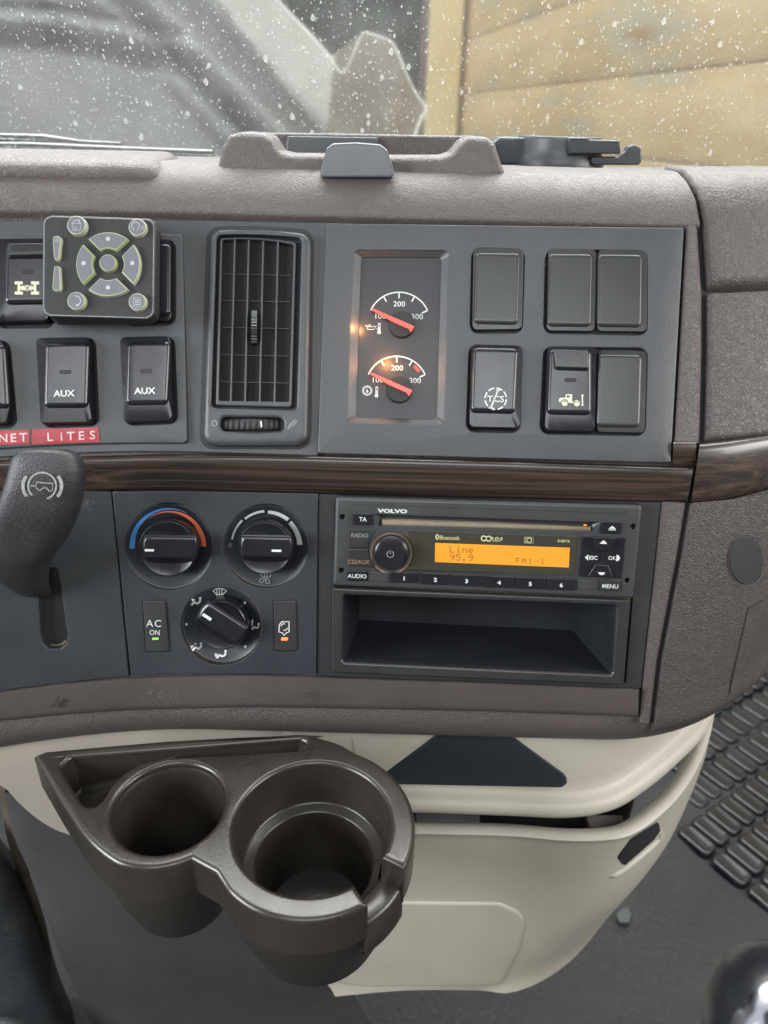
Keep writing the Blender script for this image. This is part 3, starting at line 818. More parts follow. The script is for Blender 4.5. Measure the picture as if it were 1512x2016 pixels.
v2 = key('volume_key', spline([(106, 529), (110, 524), (116, 525), (118, 534), (119, 566), (115, 572), (106, 571), (103, 565)], 40, True), .0024)
ik = Ink(KO+.0040)
ik.line([(141, 440), (150, 432), (159, 440)], 1.2); ik.line([(143, 440), (143, 453), (158, 453), (158, 440)], 1.2, closed=True); ik.line([(147, 453), (147, 446), (150, 446), (150, 453)], 1.0); ik.seg((156, 437), (156, 432), w=1.6); ik.build('house_symbol', KEYP, K['home'])
ik = Ink(KO+.0036); ik.line(spline([(263, 454), (262, 449), (259, 446), (261, 440), (267, 437), (273, 440), (274, 446), (271, 450), (271, 454)], 40), 1.3); ik.arc(275, 448, 4, 40, -40, 1.0, 8); ik.arc(276, 448, 7, 40, -40, 1.0, 8); ik.build('talking_head_symbol', KEYP, K['voice'])
ik = Ink(KO+.0034); ik.arc(149, 592, 9.5, 100, -60, 1.8, 20); ik.disc(152, 601, 3, 2); ik.build('return_symbol', KEYP, K['back'])
ik = Ink(KO+.0034); ik.line([(262.5, 586), (276.5, 586), (276.5, 604), (262.5, 604)], 1.0, closed=True)
for k_ in range(3): ik.seg((265, 590.5+k_*4.5), (274, 590.5+k_*4.5), w=1.6)
ik.build('list_symbol', KEYP, K['list'])
ik = Ink(KO+.0028); [ik.arc(107, 474, r_, 50, -30, .9, 8) for r_ in (3, 6, 9)]; ik.build('sound_wave_symbol', KEYP, v1)

# ================================================================== lower face
plate('lever_panel', [(-80, 962), (219, 968), (254, 1331), (120, 1346), (-80, 1372)], PANELD, dash, -.003, .002, .0006,
      [rounded([(72, 1118), (113, 1118), (133, 1250), (131, 1268), (118, 1277), (94, 1277), (84, 1266), (80, 1250)], 6)], hbev=.0008)
plate('lever_slot', rounded([(60, 1108), (125, 1108), (143, 1282), (76, 1284)], 6), VOID, dash, -.006, -.004, .0002)
Ink(-.0036).line(spline([(85, 1262), (94, 1269), (107, 1271), (120, 1269), (130, 1262)], 20), 5).build('dust_in_slot', DUSTY, dash)
dk = [(333, 1076, 86), (524, 1075, 83), (437, 1230, 80)]
cp = thing('climate_panel', 'dark climate control panel with three rotary dials below the wood strip', 'control panel', at(437, 1150))
plate('panel_plate', [(221, 968), (626, 972), (623, 1328), (257, 1331)], PANELC, cp, -.002, .003, .0006, [ell(x_, y_, r_, None, 72) for x_, y_, r_ in dk]+[rr([(280, 1182), (326, 1182), (334, 1284), (287, 1285)], 4), rr([(538, 1182), (583, 1182), (585, 1283), (540, 1283)], 4)], hbev=.0004)
for x_, y_, r_ in dk:
    lathe('dished_ring', x_, y_, [(r_+1, .0031), (r_-1.5, .0029), (r_-10, .0008), (r_-20, -.0016), (r_-29, -.0030), (30, -.003)], PANELC, cp, 72, ref=.003)
for q in ([(276, 1178), (330, 1178), (338, 1290), (282, 1290)], [(534, 1178), (587, 1178), (589, 1288), (536, 1288)]): plate('button_well', q, VOID, cp, -.003, -.0015, .0002)
def knob(lab, x, y, r, ang, mk):
    t = thing('rotary_knob', lab, 'knob', at(x, y, 0), 'black rotary climate knobs')
    lathe('skirt', x, y, [(r+1.5, -.004), (r+1, .007), (r-.5, .0088), (r-3, .0094), (r*.80, .0086), (r*.5, .0078), (0, .0072)], BLACK, t, 64, ref=.006)
    # grip bar across the knob, rounded in plan and tapering upwards
    d = np.array((math.cos(R(ang)), math.sin(R(ang)))); n = np.array((-d[1], d[0])); c = np.array((x, y), float)
    hw = r*.38; L_ = math.sqrt(r*r-hw*hw)*1.01
    def outline(w, rad, ext):
        o = []
        for k_ in range(11):
            t_ = -w+2*w*k_/10; o.append(c+d*math.sqrt(max(rad*rad-t_*t_, 0))*ext+n*t_)
        for k_ in range(11):
            t_ = w-2*w*k_/10; o.append(c-d*math.sqrt(max(rad*rad-t_*t_, 0))*ext+n*t_)
        return np.array(o)
    bm = frustum_bm(outline(hw*1.75, r*.98, 1), outline(hw*.98, r*.93, 1), .0065, .0165, .0030, round_=False, mid=[(.35, .0082), (.68, .0102), (.88, .0128)])
    todash(bm); o = obj('grip_bar', bm, BLACK, t)
    ik = Ink(.0168); a = c+d*(mk[0])+n*mk[2]; b = c+d*(mk[1])+n*mk[2]; ik.seg(a, b, w=4.5 if abs(ang) < 20 else 6); ik.build('pointer_mark', WHITE, o)
    return t
knob('temperature knob inside the blue and red arcs', 333, 1078, 57, 1, (-48, -30, 6))
knob('fan speed knob inside the broken white arc', 523, 1077, 54, 1, (12, 31, 7))
knob('air direction knob turned slantwise among passenger symbols', 437, 1228, 52, 33, (-42, -22, 5))
def tarc(ik, cx, cy, a0, a1, ro0, ri0, ro1, ri1, n=40):
    A0 = [(cx+(ro0+(ro1-ro0)*t)*math.cos(R(a0+(a1-a0)*t)), cy-(ro0+(ro1-ro0)*t)*math.sin(R(a0+(a1-a0)*t))) for t in np.linspace(0, 1, n)]
    B0 = [(cx+(ri0+(ri1-ri0)*t)*math.cos(R(a0+(a1-a0)*t)), cy-(ri0+(ri1-ri0)*t)*math.sin(R(a0+(a1-a0)*t))) for t in np.linspace(0, 1, n)]
    ik.add(A0+B0, [(i, i+1, n+i+1, n+i) for i in range(n-1)])
def ringW(x, y, r):   # marks lie on the dished ring, so follow its slope
    c = DL([(x, y)], .003)[0]
    def W(uv, o):
        l = DL(uv, .0010); rad = np.hypot(l[:, 0]-c[0], l[:, 1]-c[1])/PX
        h_ = np.interp(r-rad, [0, 1.5, 10, 20, 29], [.0031, .0029, .0008, -.0016, -.0030])+.0007
        l = DL(uv, h_)
        return DP(l[:, 0], l[:, 1], h_)
    return W
W1, W2, W3 = [ringW(*q) for q in dk]
ik = Ink(0, W1); tarc(ik, 333, 1075, 184, 62, 78, 67, 74, 73); ik.build('blue_arc', BLUEP, cp)
ik = Ink(0, W1); tarc(ik, 333, 1075, 126, -1, 68, 67.4, 73, 62); ik.build('red_arc', ORNP, cp)
ik = Ink(0, W2)
for a0, a1, w in ((169, 133, 4), (128, 93, 5), (87, 50, 7.5), (45, 2, 10)): tarc(ik, 524, 1075, a0, a1, 70, 70-w*.85, 71, 71-w)
ik.build('fan_speed_arcs', WHITE, cp)
ik = Ink(0, W2); ik.text('0', 453, 1073, 9, 1, bold=.0); 
for k_ in range(4): ik.line(spline([(522+6*math.cos(R(k_*90+20+t*.0)), 1138+0) if False else (522+q[0]*math.cos(R(k_*90))-q[1]*math.sin(R(k_*90)), 1138+q[0]*math.sin(R(k_*90))+q[1]*math.cos(R(k_*90))) for q in ((1, 2), (2, 9), (7, 11), (9, 6), (3, 2))], 20, True), 1.2, closed=True)
ik.build('fan_symbols', GREYP, cp)
ik = Ink(0, W3)
ik.line([(419, 1163), (424, 1160), (432, 1158.5), (440, 1160), (446, 1163), (439, 1170), (426, 1170)], 1.5, closed=True)
for x_ in (427, 432, 437): ik.line(spline([(x_+1, 1161), (x_-1, 1165), (x_+1, 1169), (x_-1, 1173)], 10), 1.2)
def person(ik, x, y, s=1.0):
    ik.disc(x+8*s, y-7*s, 2.6*s); ik.line(spline([(x-9*s, y+7*s), (x-4*s, y+1*s), (x+2*s, y+3*s), (x+7*s, y+0*s), (x+8*s, y-4*s)], 20), 4.2*s, w1=3.6*s)
person(ik, 386, 1185); ik.poly([(377, 1178), (385, 1181), (378, 1184)]); 
person(ik, 503, 1234, .8); ik.poly([(494, 1225), (497, 1218), (499, 1225)]); ik.seg((497, 1225), (496, 1233), w=2.5)
person(ik, 388, 1274); ik.poly([(375, 1272), (381, 1270), (377, 1278)]); ik.poly([(382, 1266), (388, 1266), (384, 1271)])
person(ik, 436, 1289); ik.poly([(422, 1287), (429, 1287), (425, 1295)])
for q in ((482, 1187), (367, 1229), (483, 1273), (441, 1268)): ik.disc(*q, 2.6, n=14)
ik.build('air_direction_symbols', WHITE, cp)
def pbtn(lab, q, m=PANEL):
    c = np.mean(q, 0); t = thing('push_button', lab, 'push button', at(c[0], c[1], .003), 'upright push buttons on the climate panel')
    frustum('button_cap', q, q, BLACKM, t, -.002, .0042, .0010, 3, 4); return t
t = pbtn('push button marked AC ON with a lit green light', [(281, 1183), (325, 1183), (333, 1283), (288, 1284)])
Ink(.0044).text('AC', 303, 1227, 14, 1.5, bold=.0, wide=1.05, space=1.2).text('ON', 304.5, 1245, 10, 1.5, wide=.95).build('lettering', GREYP if False else WHITE, t)
plate('indicator_light', rounded([(299, 1256), (312, 1255.5), (312, 1259.5), (300, 1260)], 2), GREENL, t, .0036, .0046, .0002)
t = pbtn('push button with air recirculation symbol and lit orange light', [(539, 1183), (582, 1183), (584, 1282), (541, 1282)])
ik = Ink(.0044); ik.line([(550, 1230), (555, 1224), (569, 1224), (569, 1244), (564, 1246), (559, 1251), (556, 1246), (549, 1244)], 2.2, closed=True)
ik.arc(559, 1234, 6, 170, 70, 1.8, 8); ik.arc(560, 1235, 6, -10, -110, 1.8, 8); ik.build('recirculation_symbol', WHITE, t)
plate('indicator_light', rounded([(553, 1255.5), (567, 1255), (567, 1261), (553, 1261.5)], 2.5), ORANL, t, .0036, .0046, .0002)

# ================================================================== radio in its surround
plate('radio_surround', [(627, 973), (1302, 988), (1262, 1355), (624, 1331)], BLACKM, dash, -.002, .0018, .0005,
      [[(660, 985), (1260, 1000), (1232, 1345), (655, 1322)]])
rad = thing('car_radio', 'charcoal VOLVO radio with amber display and round power knob', 'radio', at(955, 1070))
RO = .0105
def R1(x, y): return (650+x*.205, 970+y*.205)
def R2(x, y): return (940+x*.2116, 970+y*.2116)
slo = [(738, 1012), (1182, 1028), (1172, 1047), (1100, 1045), (738, 1035)]
ring_c = (770, 1089)
nav = [(1146, 1056), (1231, 1059), (1223, 1139), (1139, 1135)]
holes = [rounded(slo, 1.5, 2)]
screws = [(674, 1018), (672, 1123), (1246.5, 1037), (1235, 1143)]
holes += [ell(x_, y_, 5.5, None, 20) for x_, y_ in screws]
plate('faceplate', rounded([(660, 978), (1266, 995), (1248, 1179), (655, 1154)], 7), RADIO, rad, -.002, RO, .0022, holes, hbev=.0003)
for x_, y_ in screws: plate('screw_recess', ell(x_, y_, 6, None, 20), VOID, rad, .002, .006, .0002)
# CD slot: sloping funnel down to a dusty lip
bm = bmesh.new(); a = [bm.verts.new(p) for p in DW(slo[:3]+[slo[4]], RO-.0003)]
ins = [(752, 1017), (1163, 1033), (1160, 1045), (752, 1034)]
b = [bm.verts.new(p) for p in DW(ins, RO-.0045)]; bridge(bm, a, b)
obj('slot_funnel', bm, RADIO, rad, smooth=False)
bm = bmesh.new(); rws = []
for k_, (t_, o) in enumerate([(0, RO-.0050), (.30, RO-.0045), (.34, RO-.0026), (.6, RO-.0016), (.85, RO-.0018), (1, RO-.0032)]):
    pts_ = [(752+(1163-752)*i/40, (1016+16*i/40)*(1-t_)+(1036+11*i/40)*t_) for i in range(41)]
    rws.append(DW(pts_, o))
bm = loft_bm(rws); obj('disc_slot_lip', bm, DUSTY, rad, wn=False)
Ink(RO-.0032).line([(752, 1017.5), (960, 1024.5), (1162, 1033.5)], 5).build('disc_slot', VOID, rad)
Ink(RO-.002).disc(1152, 1034, 3.4, 1.6).build('slot_light', ORANL, rad)
ik = Ink(RO+.0001); ik.line([(687, 1143), (689, 993), (1236, 1011), (1222, 1163)], 1.0); ik.line([(689, 1036), (738, 1038)], 1.2); ik.line([(685, 1079), (728, 1080)], 1.4)
ik.arc(770, 1090, 43.5, 128, 240, 1.6, 30); ik.arc(770, 1090, 43.5, 52, -62, 1.6, 30); ik.build('panel_lines', VOID, rad)
def rbtn(name, q, txt=None, h=8, m=BLACK, off=.0016, inkm=WHITE, bev=.0006, bold=.01, wide=1.0, tx=None):
    o = frustum(name, q, q, m, rad, RO-.001, RO+off, bev, 1.5, 1.5); c = np.mean(q, 0) if tx is None else tx
    if txt: Ink(RO+off+.0002).text(txt, c[0], c[1], h, 1.8, bold=bold, wide=wide).build('lettering', inkm, o)
    return o
rbtn('traffic_button', [R1(217, 197), R1(412, 203), R1(408, 312), R1(217, 305)], 'TA', 8.5)
GR = (.205, 0)
q = [(686, 1041), (735, 1042.5), (738, 1046), (728, 1063), (725, 1078.5), (685.5, 1077.5)]
rbtn('source_button', q, 'RADIO', 8, GREYCAP, .0008, GREYP, bold=.0, tx=(708, 1054))
q = [(685.5, 1081), (725, 1082), (728, 1098), (738, 1114), (735, 1117), (685, 1115.5)]
rbtn('source_button', q, 'CD/AUX', 8, GREYCAP, .0008, mat('worn_orange_print', (.35, .18, .10), .6, var=.4, vs=900), bold=.0, tx=(706, 1106))
rbtn('audio_button', [R1(168, 750), R1(354, 755), R1(352, 850), R1(166, 845)], 'AUDIO', 8, wide=1.05)
rbtn('blank_button', [R1(362, 760), R1(572, 766), R1(570, 858), R1(360, 850)], None, m=RADIO, off=.0004)
for i, q in enumerate([[R1(577, 762), R1(846, 770), R1(843, 868), R1(574, 860)], [R1(878, 772), R1(1148, 780), R1(1145, 885), R1(874, 877)], [R1(1176, 785), R1(1450, 792), R1(1446, 900), R1(1172, 890)],
                       [R2(66, 772), R2(342, 783), R2(338, 886), R2(62, 878)], [R2(358, 785), R2(630, 795), R2(625, 898), R2(352, 888)], [R2(650, 796), R2(914, 805), R2(910, 908), R2(645, 900)]]):
    rbtn('preset_button', q, str(i+1), 7.5, bold=.035, wide=1.25, tx=(np.mean(q, 0)[0], np.mean(q, 0)[1]+1.5))
rbtn('blank_button', [R2(928, 812), R2(1134, 818), R2(1130, 905), R2(924, 900)], None, m=RADIO, off=.0004)
rbtn('menu_button', [R2(1143, 810), R2(1327, 817), R2(1322, 915), R2(1140, 908)], 'MENU', 8, GREYCAP, wide=1.05, tx=R2(1235, 870))
o = rbtn('eject_button', [R2(1148, 270), R2(1342, 275), R2(1336, 382), R2(1145, 376)])
ik = Ink(RO+.0018); ik.poly([R2(1218, 335), R2(1290, 337), R2(1255, 308)]); ik.seg(R2(1220, 345), R2(1287, 347), w=1.6); ik.build('eject_symbol', WHITE, o)
# power knob in its ring
lathe('ring_dish', *ring_c, [(42, RO+.0003), (40, RO+.0001), (35, RO-.0002), (30, RO+.0002)], AMBR, rad, 56, ref=RO)
plate('ring_dark_edge', ell(ring_c[0], ring_c[1], 43.4, None, 48), GREYCAP, rad, RO-.001, RO+.0002, .0001, [ell(ring_c[0], ring_c[1], 41, None, 48)])
kn = lathe('power_knob', 770, 1090.5, [(35, RO-.0005), (34.5, RO+.003), (32, RO+.0042), (29.5, RO+.0045), (28, RO+.0065), (27.5, RO+.0095), (26, RO+.0105), (20, RO+.0106), (0, RO+.0104)], BLACK, rad, 64, ref=RO+.006)
ik = Ink(RO+.0109); ik.arc(768.5, 1091, 6.5, 60, -240, 1.4, 30); ik.seg((768.5, 1083), (768.5, 1091), w=1.4); ik.build('power_symbol', GREYP, kn)
win = [(800, 1043), (1138, 1056), (1131, 1134), (797, 1122)]
wq = np.vstack((np.array([(801, 1043.5)]), rounded(win, 3)[7:21], np.array([(797, 1121)]), ell(770, 1090, 44, None, 14, -47, 45)[0:14]))
wo = plate('display_window', wq, OLIVE, rad, RO-.001, RO+.0005, .0003)
lc = plate('amber_screen', [(857, 1069), (1122, 1078.5), (1120, 1117.5), (856, 1106.5)], LCD, wo, RO+.0003, RO+.0007, .0001)
D5 = {'L': ['1', '1', '1', '1', '1', '1', '11111'], }
ik = Ink(RO+.0009)
FONT = {'L': ["10000"]*6+["11111"], 'i': ["00100", "00000", "01100", "00100", "00100", "00100", "01110"], 'n': ["00000", "00000", "10110", "11001", "10001", "10001", "10001"],
        'e': ["00000", "00000", "01110", "10001", "11111", "10000", "01110"], '9': ["01110", "10001", "10001", "01111", "00001", "00010", "01100"], '5': ["11111", "10000", "11110", "00001", "00001", "10001", "01110"],
        '.': ["00000"]*5+["01100", "01100"], 'F': ["11111", "10000", "10000", "11110", "10000", "10000", "10000"], 'M': ["10001", "11011", "10101", "10101", "10001", "10001", "10001"],
        '1': ["00100", "01100", "00100", "00100", "00100", "00100", "01110"], '-': ["00000"]*3+["11111"]+["00000"]*3, ' ': ["00000"]*7}
def dots(txt, x, y, cw, px_, py_, ang=1.9):
    for i, ch in enumerate(txt):
        for r_, row in enumerate(FONT[ch]):
            for c_, b_ in enumerate(row):
                if b_ == '1':
                    X = i*cw+c_*px_; Y = r_*py_; x0 = x+X-Y*math.tan(R(ang)); y0 = y+Y+X*math.tan(R(ang))
                    ik.poly([(x0, y0), (x0+px_*.93, y0), (x0+px_*.93, y0+py_*.93), (x0, y0+py_*.93)])
dots('Line', 885.5, 1074.5, 12.4, 1.9, 1.9); dots('95.9', 885, 1090, 12.4, 1.9, 1.9); dots('FM1-1', 1016, 1098.5, 12.2, 1.55, 1.5); ik.build('screen_characters', LCDINK, lc)
ik = Ink(RO+.0008); ik.text('Bluetooth', 885, 1058.5, 8.5, 1.8, bold=.0, wide=.84); ik.disc(860.8, 1057, 3.8, 5.6)
ik.circ(952.5, 1060, 4.8, 2.2, 20); ik.circ(962, 1060.5, 4.8, 2.2, 20); ik.text('R·D·S', 977, 1060.5, 6, 1.8, wide=1.2, bold=.02, shear=.2); ik.seg((968, 1065), (985, 1065.6), w=.9)
ik.build('window_lettering', YEL, wo)
ik = Ink(RO+.0010); ik.line([(859, 1054.5), (863, 1059), (861, 1061.5), (861, 1052.5), (863, 1055), (859, 1059.5)], .9); ik.build('rune_mark', OLIVE, wo)
ik = Ink(RO+.0008); ik.circ(1042, 1063.5, 4.5, 2.5, 20); [ik.seg((1032.5+k_*2.4, 1058+k_*.1), (1032.5+k_*2.4, 1069), w=1.1) for k_ in range(3)]; ik.line([(1032, 1057.5), (1050, 1057.8), (1050, 1069.5), (1032, 1069)], 1.0, closed=True)
ik.text('MP3', 1110, 1065.3, 5.2, 1.8, bold=.03, wide=1.9); ik.build('disc_lettering', mat('dim_yellow_print', (.30, .30, .17), .5, var=0), wo)
ik = Ink(RO+.0002); ik.text('VOLVO', 773, 1006, 7.2, 1.5, bold=.045, wide=1.72)
for x_, s2 in ((749, 1), (797, 1)): pass
ik.build('maker_lettering', WHITE, rad)
# four-way pad
plate('four_way_pad', rounded(nav, 2), BLACK, rad, RO-.001, RO+.0008, .0004)
plate('up_key', rounded([(1161, 1056.5), (1217.5, 1058.5), (1204.5, 1085.5), (1171.5, 1084.5)], 2), BLACK, rad, RO, RO+.0024, .0007)
plate('down_key', rounded([(1172, 1111.5), (1198, 1112.5), (1208, 1137), (1157, 1135)], 2), BLACK, rad, RO, RO+.0024, .0007)
ik = Ink(RO+.0010); ik.seg((1188, 1086), (1185.5, 1111), w=1.2); ik.build('pad_split', VOID, rad)
ik = Ink(RO+.0026); ik.poly([(1180.5, 1070.5), (1195.5, 1071), (1192, 1066.5), (1188.5, 1063.5), (1185, 1066)]); ik.poly([(1176.5, 1126.5), (1192, 1127), (1189, 1131), (1184, 1132.5), (1180, 1130.5)]); ik.build('arrow_marks', WHITE, rad)
ik = Ink(RO+.0011); ik.text('ESC', 1168, 1098, 7.5, 1.8, bold=.02); ik.poly([(1151.5, 1097.5), (1158, 1091.5), (1158, 1104)]); ik.text('OK', 1205, 1098.5, 7.5, 1.8, bold=.01); ik.poly([(1214, 1092), (1218, 1093.5), (1221, 1098.5), (1218, 1104), (1213, 1105)]); ik.build('pad_lettering', WHITE, rad)

# storage pocket under the radio
pk = thing('storage_pocket', 'empty black open tray directly below the radio', 'storage pocket', at(945, 1250))
op = [(676, 1172), (1214, 1193), (1206, 1328), (674, 1303)]
plate('frame', rounded([(654, 1157), (1242, 1181), (1228, 1349), (652, 1325)], 3), GREYCAP, pk, -.002, .0075, .0016, [rounded(op, 6)], hbev=.0022)
bm = bmesh.new(); Lp_ = DL(rounded(op, 6), .0075); rows = []
for sc_, o, dy in ((1.012, .0065, 0), (.995, 0, 0), (.955, -.03, .001), (.92, -.06, .002), (.91, -.064, .002)):
    c = Lp_.mean(0); q = c+(Lp_-c)*np.array((sc_, .5+sc_*.5)); q[:, 1] += dy; rows.append(ring(bm, q, o))
for a, b in zip(rows[:-1], rows[1:]): bridge(bm, a, b)
fillcap(bm, [rows[-1]]); co = np.array([v.co for v in bm.verts]); w = DP(co[:, 0], co[:, 1], co[:, 2])
for v, p in zip(bm.verts, w): v.co = p
obj('inner_tray', bm, POCK, pk)

# brown ledge under the panels
us = np.linspace(-90, 1257, 90)
t_ = np.interp(us, [-90, 0, 120, 250, 380, 500, 660, 960, 1257], [1372, 1362, 1345, 1334, 1329, 1328, 1333, 1343, 1356])
b_ = np.interp(us, [-90, 0, 120, 250, 380, 500, 660, 960, 1257], [1428, 1419, 1407, 1398, 1394, 1392, 1394, 1400, 1411])
T_ = np.stack((us, t_), -1); B_ = np.stack((us, b_), -1)
rows = [DW(T_*(1-k_)+B_*k_, o) for k_, o in ((0, -.001), (0, .003), (.03, .0062), (.09, .0075), (.2, .0072), (.5, .0060), (.85, .0048), (.96, .0038), (1, .0015), (1, -.001))]
obj('lower_ledge', loft_bm(rows), BROWNS, dash, wn=False)
# round plug and pocket door on the right end
plate('round_plug', ell(1470, 1103, 34, 48, 40), BLACKM, dash, .001, .0042, .0006)
Ink(.0034).line(ell(1470, 1103, 36, 51, 40, 60, 330), 3).build('plug_edge', BROWNS, dash)
Ink(.0033).line([(1436, 1368), (1452, 1290), (1474, 1197), (1500, 1183), (1580, 1165)], 2.4).build('door_line', VOID, dash)

# ================================================================== brake lever
lv = thing('brake_lever', 'black trailer brake paddle lever rising from its slot', 'brake lever', at(100, 1150))
rows = []
spec = [  # v, left, right, depth off face of the front, thickness
    (883, 70, 100, .054, .004), (884.5, 50, 122, .058, .010), (889, 38, 142, .060, .014), (897, 31, 153, .061, .017), (908, 26, 160, .0615, .019), (930, 21, 165, .062, .021), (965, 11, 163, .061, .022), (1000, 1, 155, .058, .023),
    (1035, -9, 143, .053, .024), (1070, -16, 123, .047, .024), (1100, -18, 101, .041, .024), (1125, -8, 92, .034, .022), (1145, 14, 90, .027, .020), (1160, 36, 92, .019, .018), (1168, 50, 97, .008, .014), (1172, 62, 105, -.002, .010)]
for v, l, r, o, th in spec:
    c = ((l+r)/2, v); L0 = DL([(l, v), (r, v)], o-th*.5); rw = []
    for k in range(28):
        q = 2*math.pi*k/28; ex = .55
        cx_ = math.copysign(abs(math.cos(q))**ex, math.cos(q)); sy_ = math.copysign(abs(math.sin(q))**.75, math.sin(q))
        a = (L0[0]+L0[1])/2+(L0[1]-L0[0])/2*cx_
        rw.append(DP(a[0], a[1], o-th*.5+th*.5*sy_))
    rows.append(np.array(rw))
rows = catm(rows, 5)
bm = loft_bm(rows, closed=True)
for i_ in (0, -1):
    n = 28; vs_ = list(bm.verts)[:n] if i_ == 0 else list(bm.verts)[-n:]
    bm.faces.new(vs_)
LEV = mat('lever_rubber', (.023, .024, .027), .43, 'noise', 1300, .9, var=.35, vs=16, dust=.07)
bod = obj('paddle', bm, LEV, lv, wn=False)
def LW(uv, o):
    vv = np.array([q[0] for q in spec]); oo = np.array([q[3] for q in spec])
    h_ = np.interp(uv[:, 1], vv, oo)+.0006; l = DL(uv, h_); return DP(l[:, 0], l[:, 1], h_)
ik = Ink(0, LW); cx_, cy_ = 83, 957
ik.circ(cx_, cy_, 27.5, 3.4, 50, ry=26.5); ik.line(ell(cx_, cy_, 38, 34, 16, 145, 218), 6.5); ik.line(ell(cx_, cy_, 38, 34, 16, -38, 35), 6.5)
ik.line([(71, 949), (104, 952), (103, 966), (97, 967)], 2); ik.line([(59, 956), (71, 957), (72, 950)], 2); ik.line([(71, 960), (78, 966), (86, 960), (92, 961), (97, 967)], 2); ik.build('trailer_brake_symbol', mat('worn_lever_print', (.26, .265, .26), .6, 'noise', 1500, .6, var=.5, vs=1200), bod)

# ================================================================== things on top of the dash
def vplate(name, pts, y, depth, m, parent, bev=.004, r=6, lean=0.0, n=5, taper=1.0):
    """upright slab on the dash top: outline in pixels read on an upright plane y metres ahead"""
    P = rounded(pts, r, n); W = np.array([ony(u, v, y) for u, v in P]); Q = W[:, [0, 2]]
    bm = bmesh.new(); prev = None; c = Q.mean(0); zb = Q[:, 1].min()
    def add(Qq, yy):
        return [bm.verts.new((q[0], yy+lean*(q[1]-zb), q[1])) for q in Qq]
    front = []
    for ins, o in [(0, depth)]+[(bev*(1-math.cos(math.pi/2*k/4)), bev*(1-math.sin(math.pi/2*k/4))) for k in range(5)]:
        Qq = offset2(Q, ins)
        if o == depth and taper != 1: Qq = np.array((c[0], zb))+(Qq-np.array((c[0], zb)))*taper
        cur = add(Qq, y+o)
        if prev: bridge(bm, prev, cur)
        else: first = cur
        prev = cur
    fillcap(bm, [prev]); fillcap(bm, [first])
    return obj(name, bm, m, parent)
yF = T1[0]
vplate('tray_front', [(418, 352), (426, 330), (432, 290), (445, 266), (470, 260), (512, 263), (530, 272), (548, 300), (570, 305), (650, 306), (760, 309), (868, 309), (888, 303), (908, 280), (925, 269), (965, 271), (978, 285), (988, 320), (1000, 352)], yF+.006, .03, BROWN, dash, .0035, 12, lean=.35)
vplate('tray_back', [(462, 340), (462, 300), (470, 263), (560, 262), (700, 264), (850, 267), (940, 268), (950, 300), (950, 340)], yF+.095, .02, BROWN, dash, .002, 6)
vplate('tray_insert', [(560, 330), (566, 268), (745, 271), (735, 330)], yF+.090, .004, SLATE, dash, .0008, 3)
s_c = float(SS[np.argmax((ny < .06) & (SS > .1))])
rows = []; n_ = 70
for ds, o in ((-.001, -.002), (0, .002), (.0006, .0050), (.002, .0072), (.005, .0084), (.010, .0088), (.05, .0088), (.056, .007), (.058, -.002)):
    aa = np.linspace(-.42, -.138, n_); e_ = np.clip((-.138-aa)/.012, 0, 1)
    rows.append(DP(aa, np.full(n_, s_c+ds), -.003+(o+.003)*np.sqrt(1-(1-e_)**2)))
obj('left_cushion', loft_bm(rows), BROWN, dash, wn=False)
ck = thing('dash_clip', 'dark slate blade-shaped clip in front of the dash tray', 'clip', tuple(ony(700, 345, yF)))
vplate('blade', [(627, 350), (634, 320), (642, 292), (654, 283), (700, 281), (748, 285), (762, 296), (772, 325), (779, 350)], yF-.004, .006, SLATE, ck, .0015, 9, lean=.2)
# grey mount with a round foot
mt = thing('phone_mount', 'dark grey round-footed device mount on the right of the dash top', 'device mount', tuple(ony(1120, 330, .60)))
yM = .58
c0 = ony(1120, 300, yM); rM = abs(ony(1214, 300, yM)[0]-ony(1030, 300, yM)[0])/2
def vlathe(name, c, rows, m, parent, n=48):
    bm = bmesh.new(); prev = None; first = None
    for r, z in rows:
        cur = [bm.verts.new((c[0]+r*math.cos(2*math.pi*k/n), c[1]+r*math.sin(2*math.pi*k/n), z)) for k in range(n)]
        if prev: bridge(bm, prev, cur)
        else: first = cur
        prev = cur
    bm.faces.new(prev); bm.faces.new(first)
    return obj(name, bm, m, parent)
zt_ = ony(1120, 271, yM)[2]; zb_ = ZT+.003
cm = (c0[0]-.001, yM+rM)
vlathe('foot', cm, [(rM*1.04, zb_), (rM*1.04, zb_+.004), (rM*.99, zb_+.006), (rM*.95, zb_+.012), (rM*.94, zt_-.002), (rM*.92, zt_)], MOUNT, mt)
vplate('left_block', [(955, 325), (958, 290), (985, 270), (1062, 271), (1062, 325)], yM+.02, .03, MOUNT, mt, .002, 4)
vplate('clamp', [(1118, 277), (1120, 271), (1158, 271), (1160, 275), (1221, 277), (1222, 303), (1120, 303)], yM-.004, .03, MOUNT, mt, .0012, 1.5)
vplate('lever_tab', [(1165, 325), (1165, 309), (1218, 309), (1232, 298), (1238, 288), (1252, 285), (1263, 292), (1264, 318), (1258, 325)], yM+.002, .008, MOUNT, mt, .0012, 5)

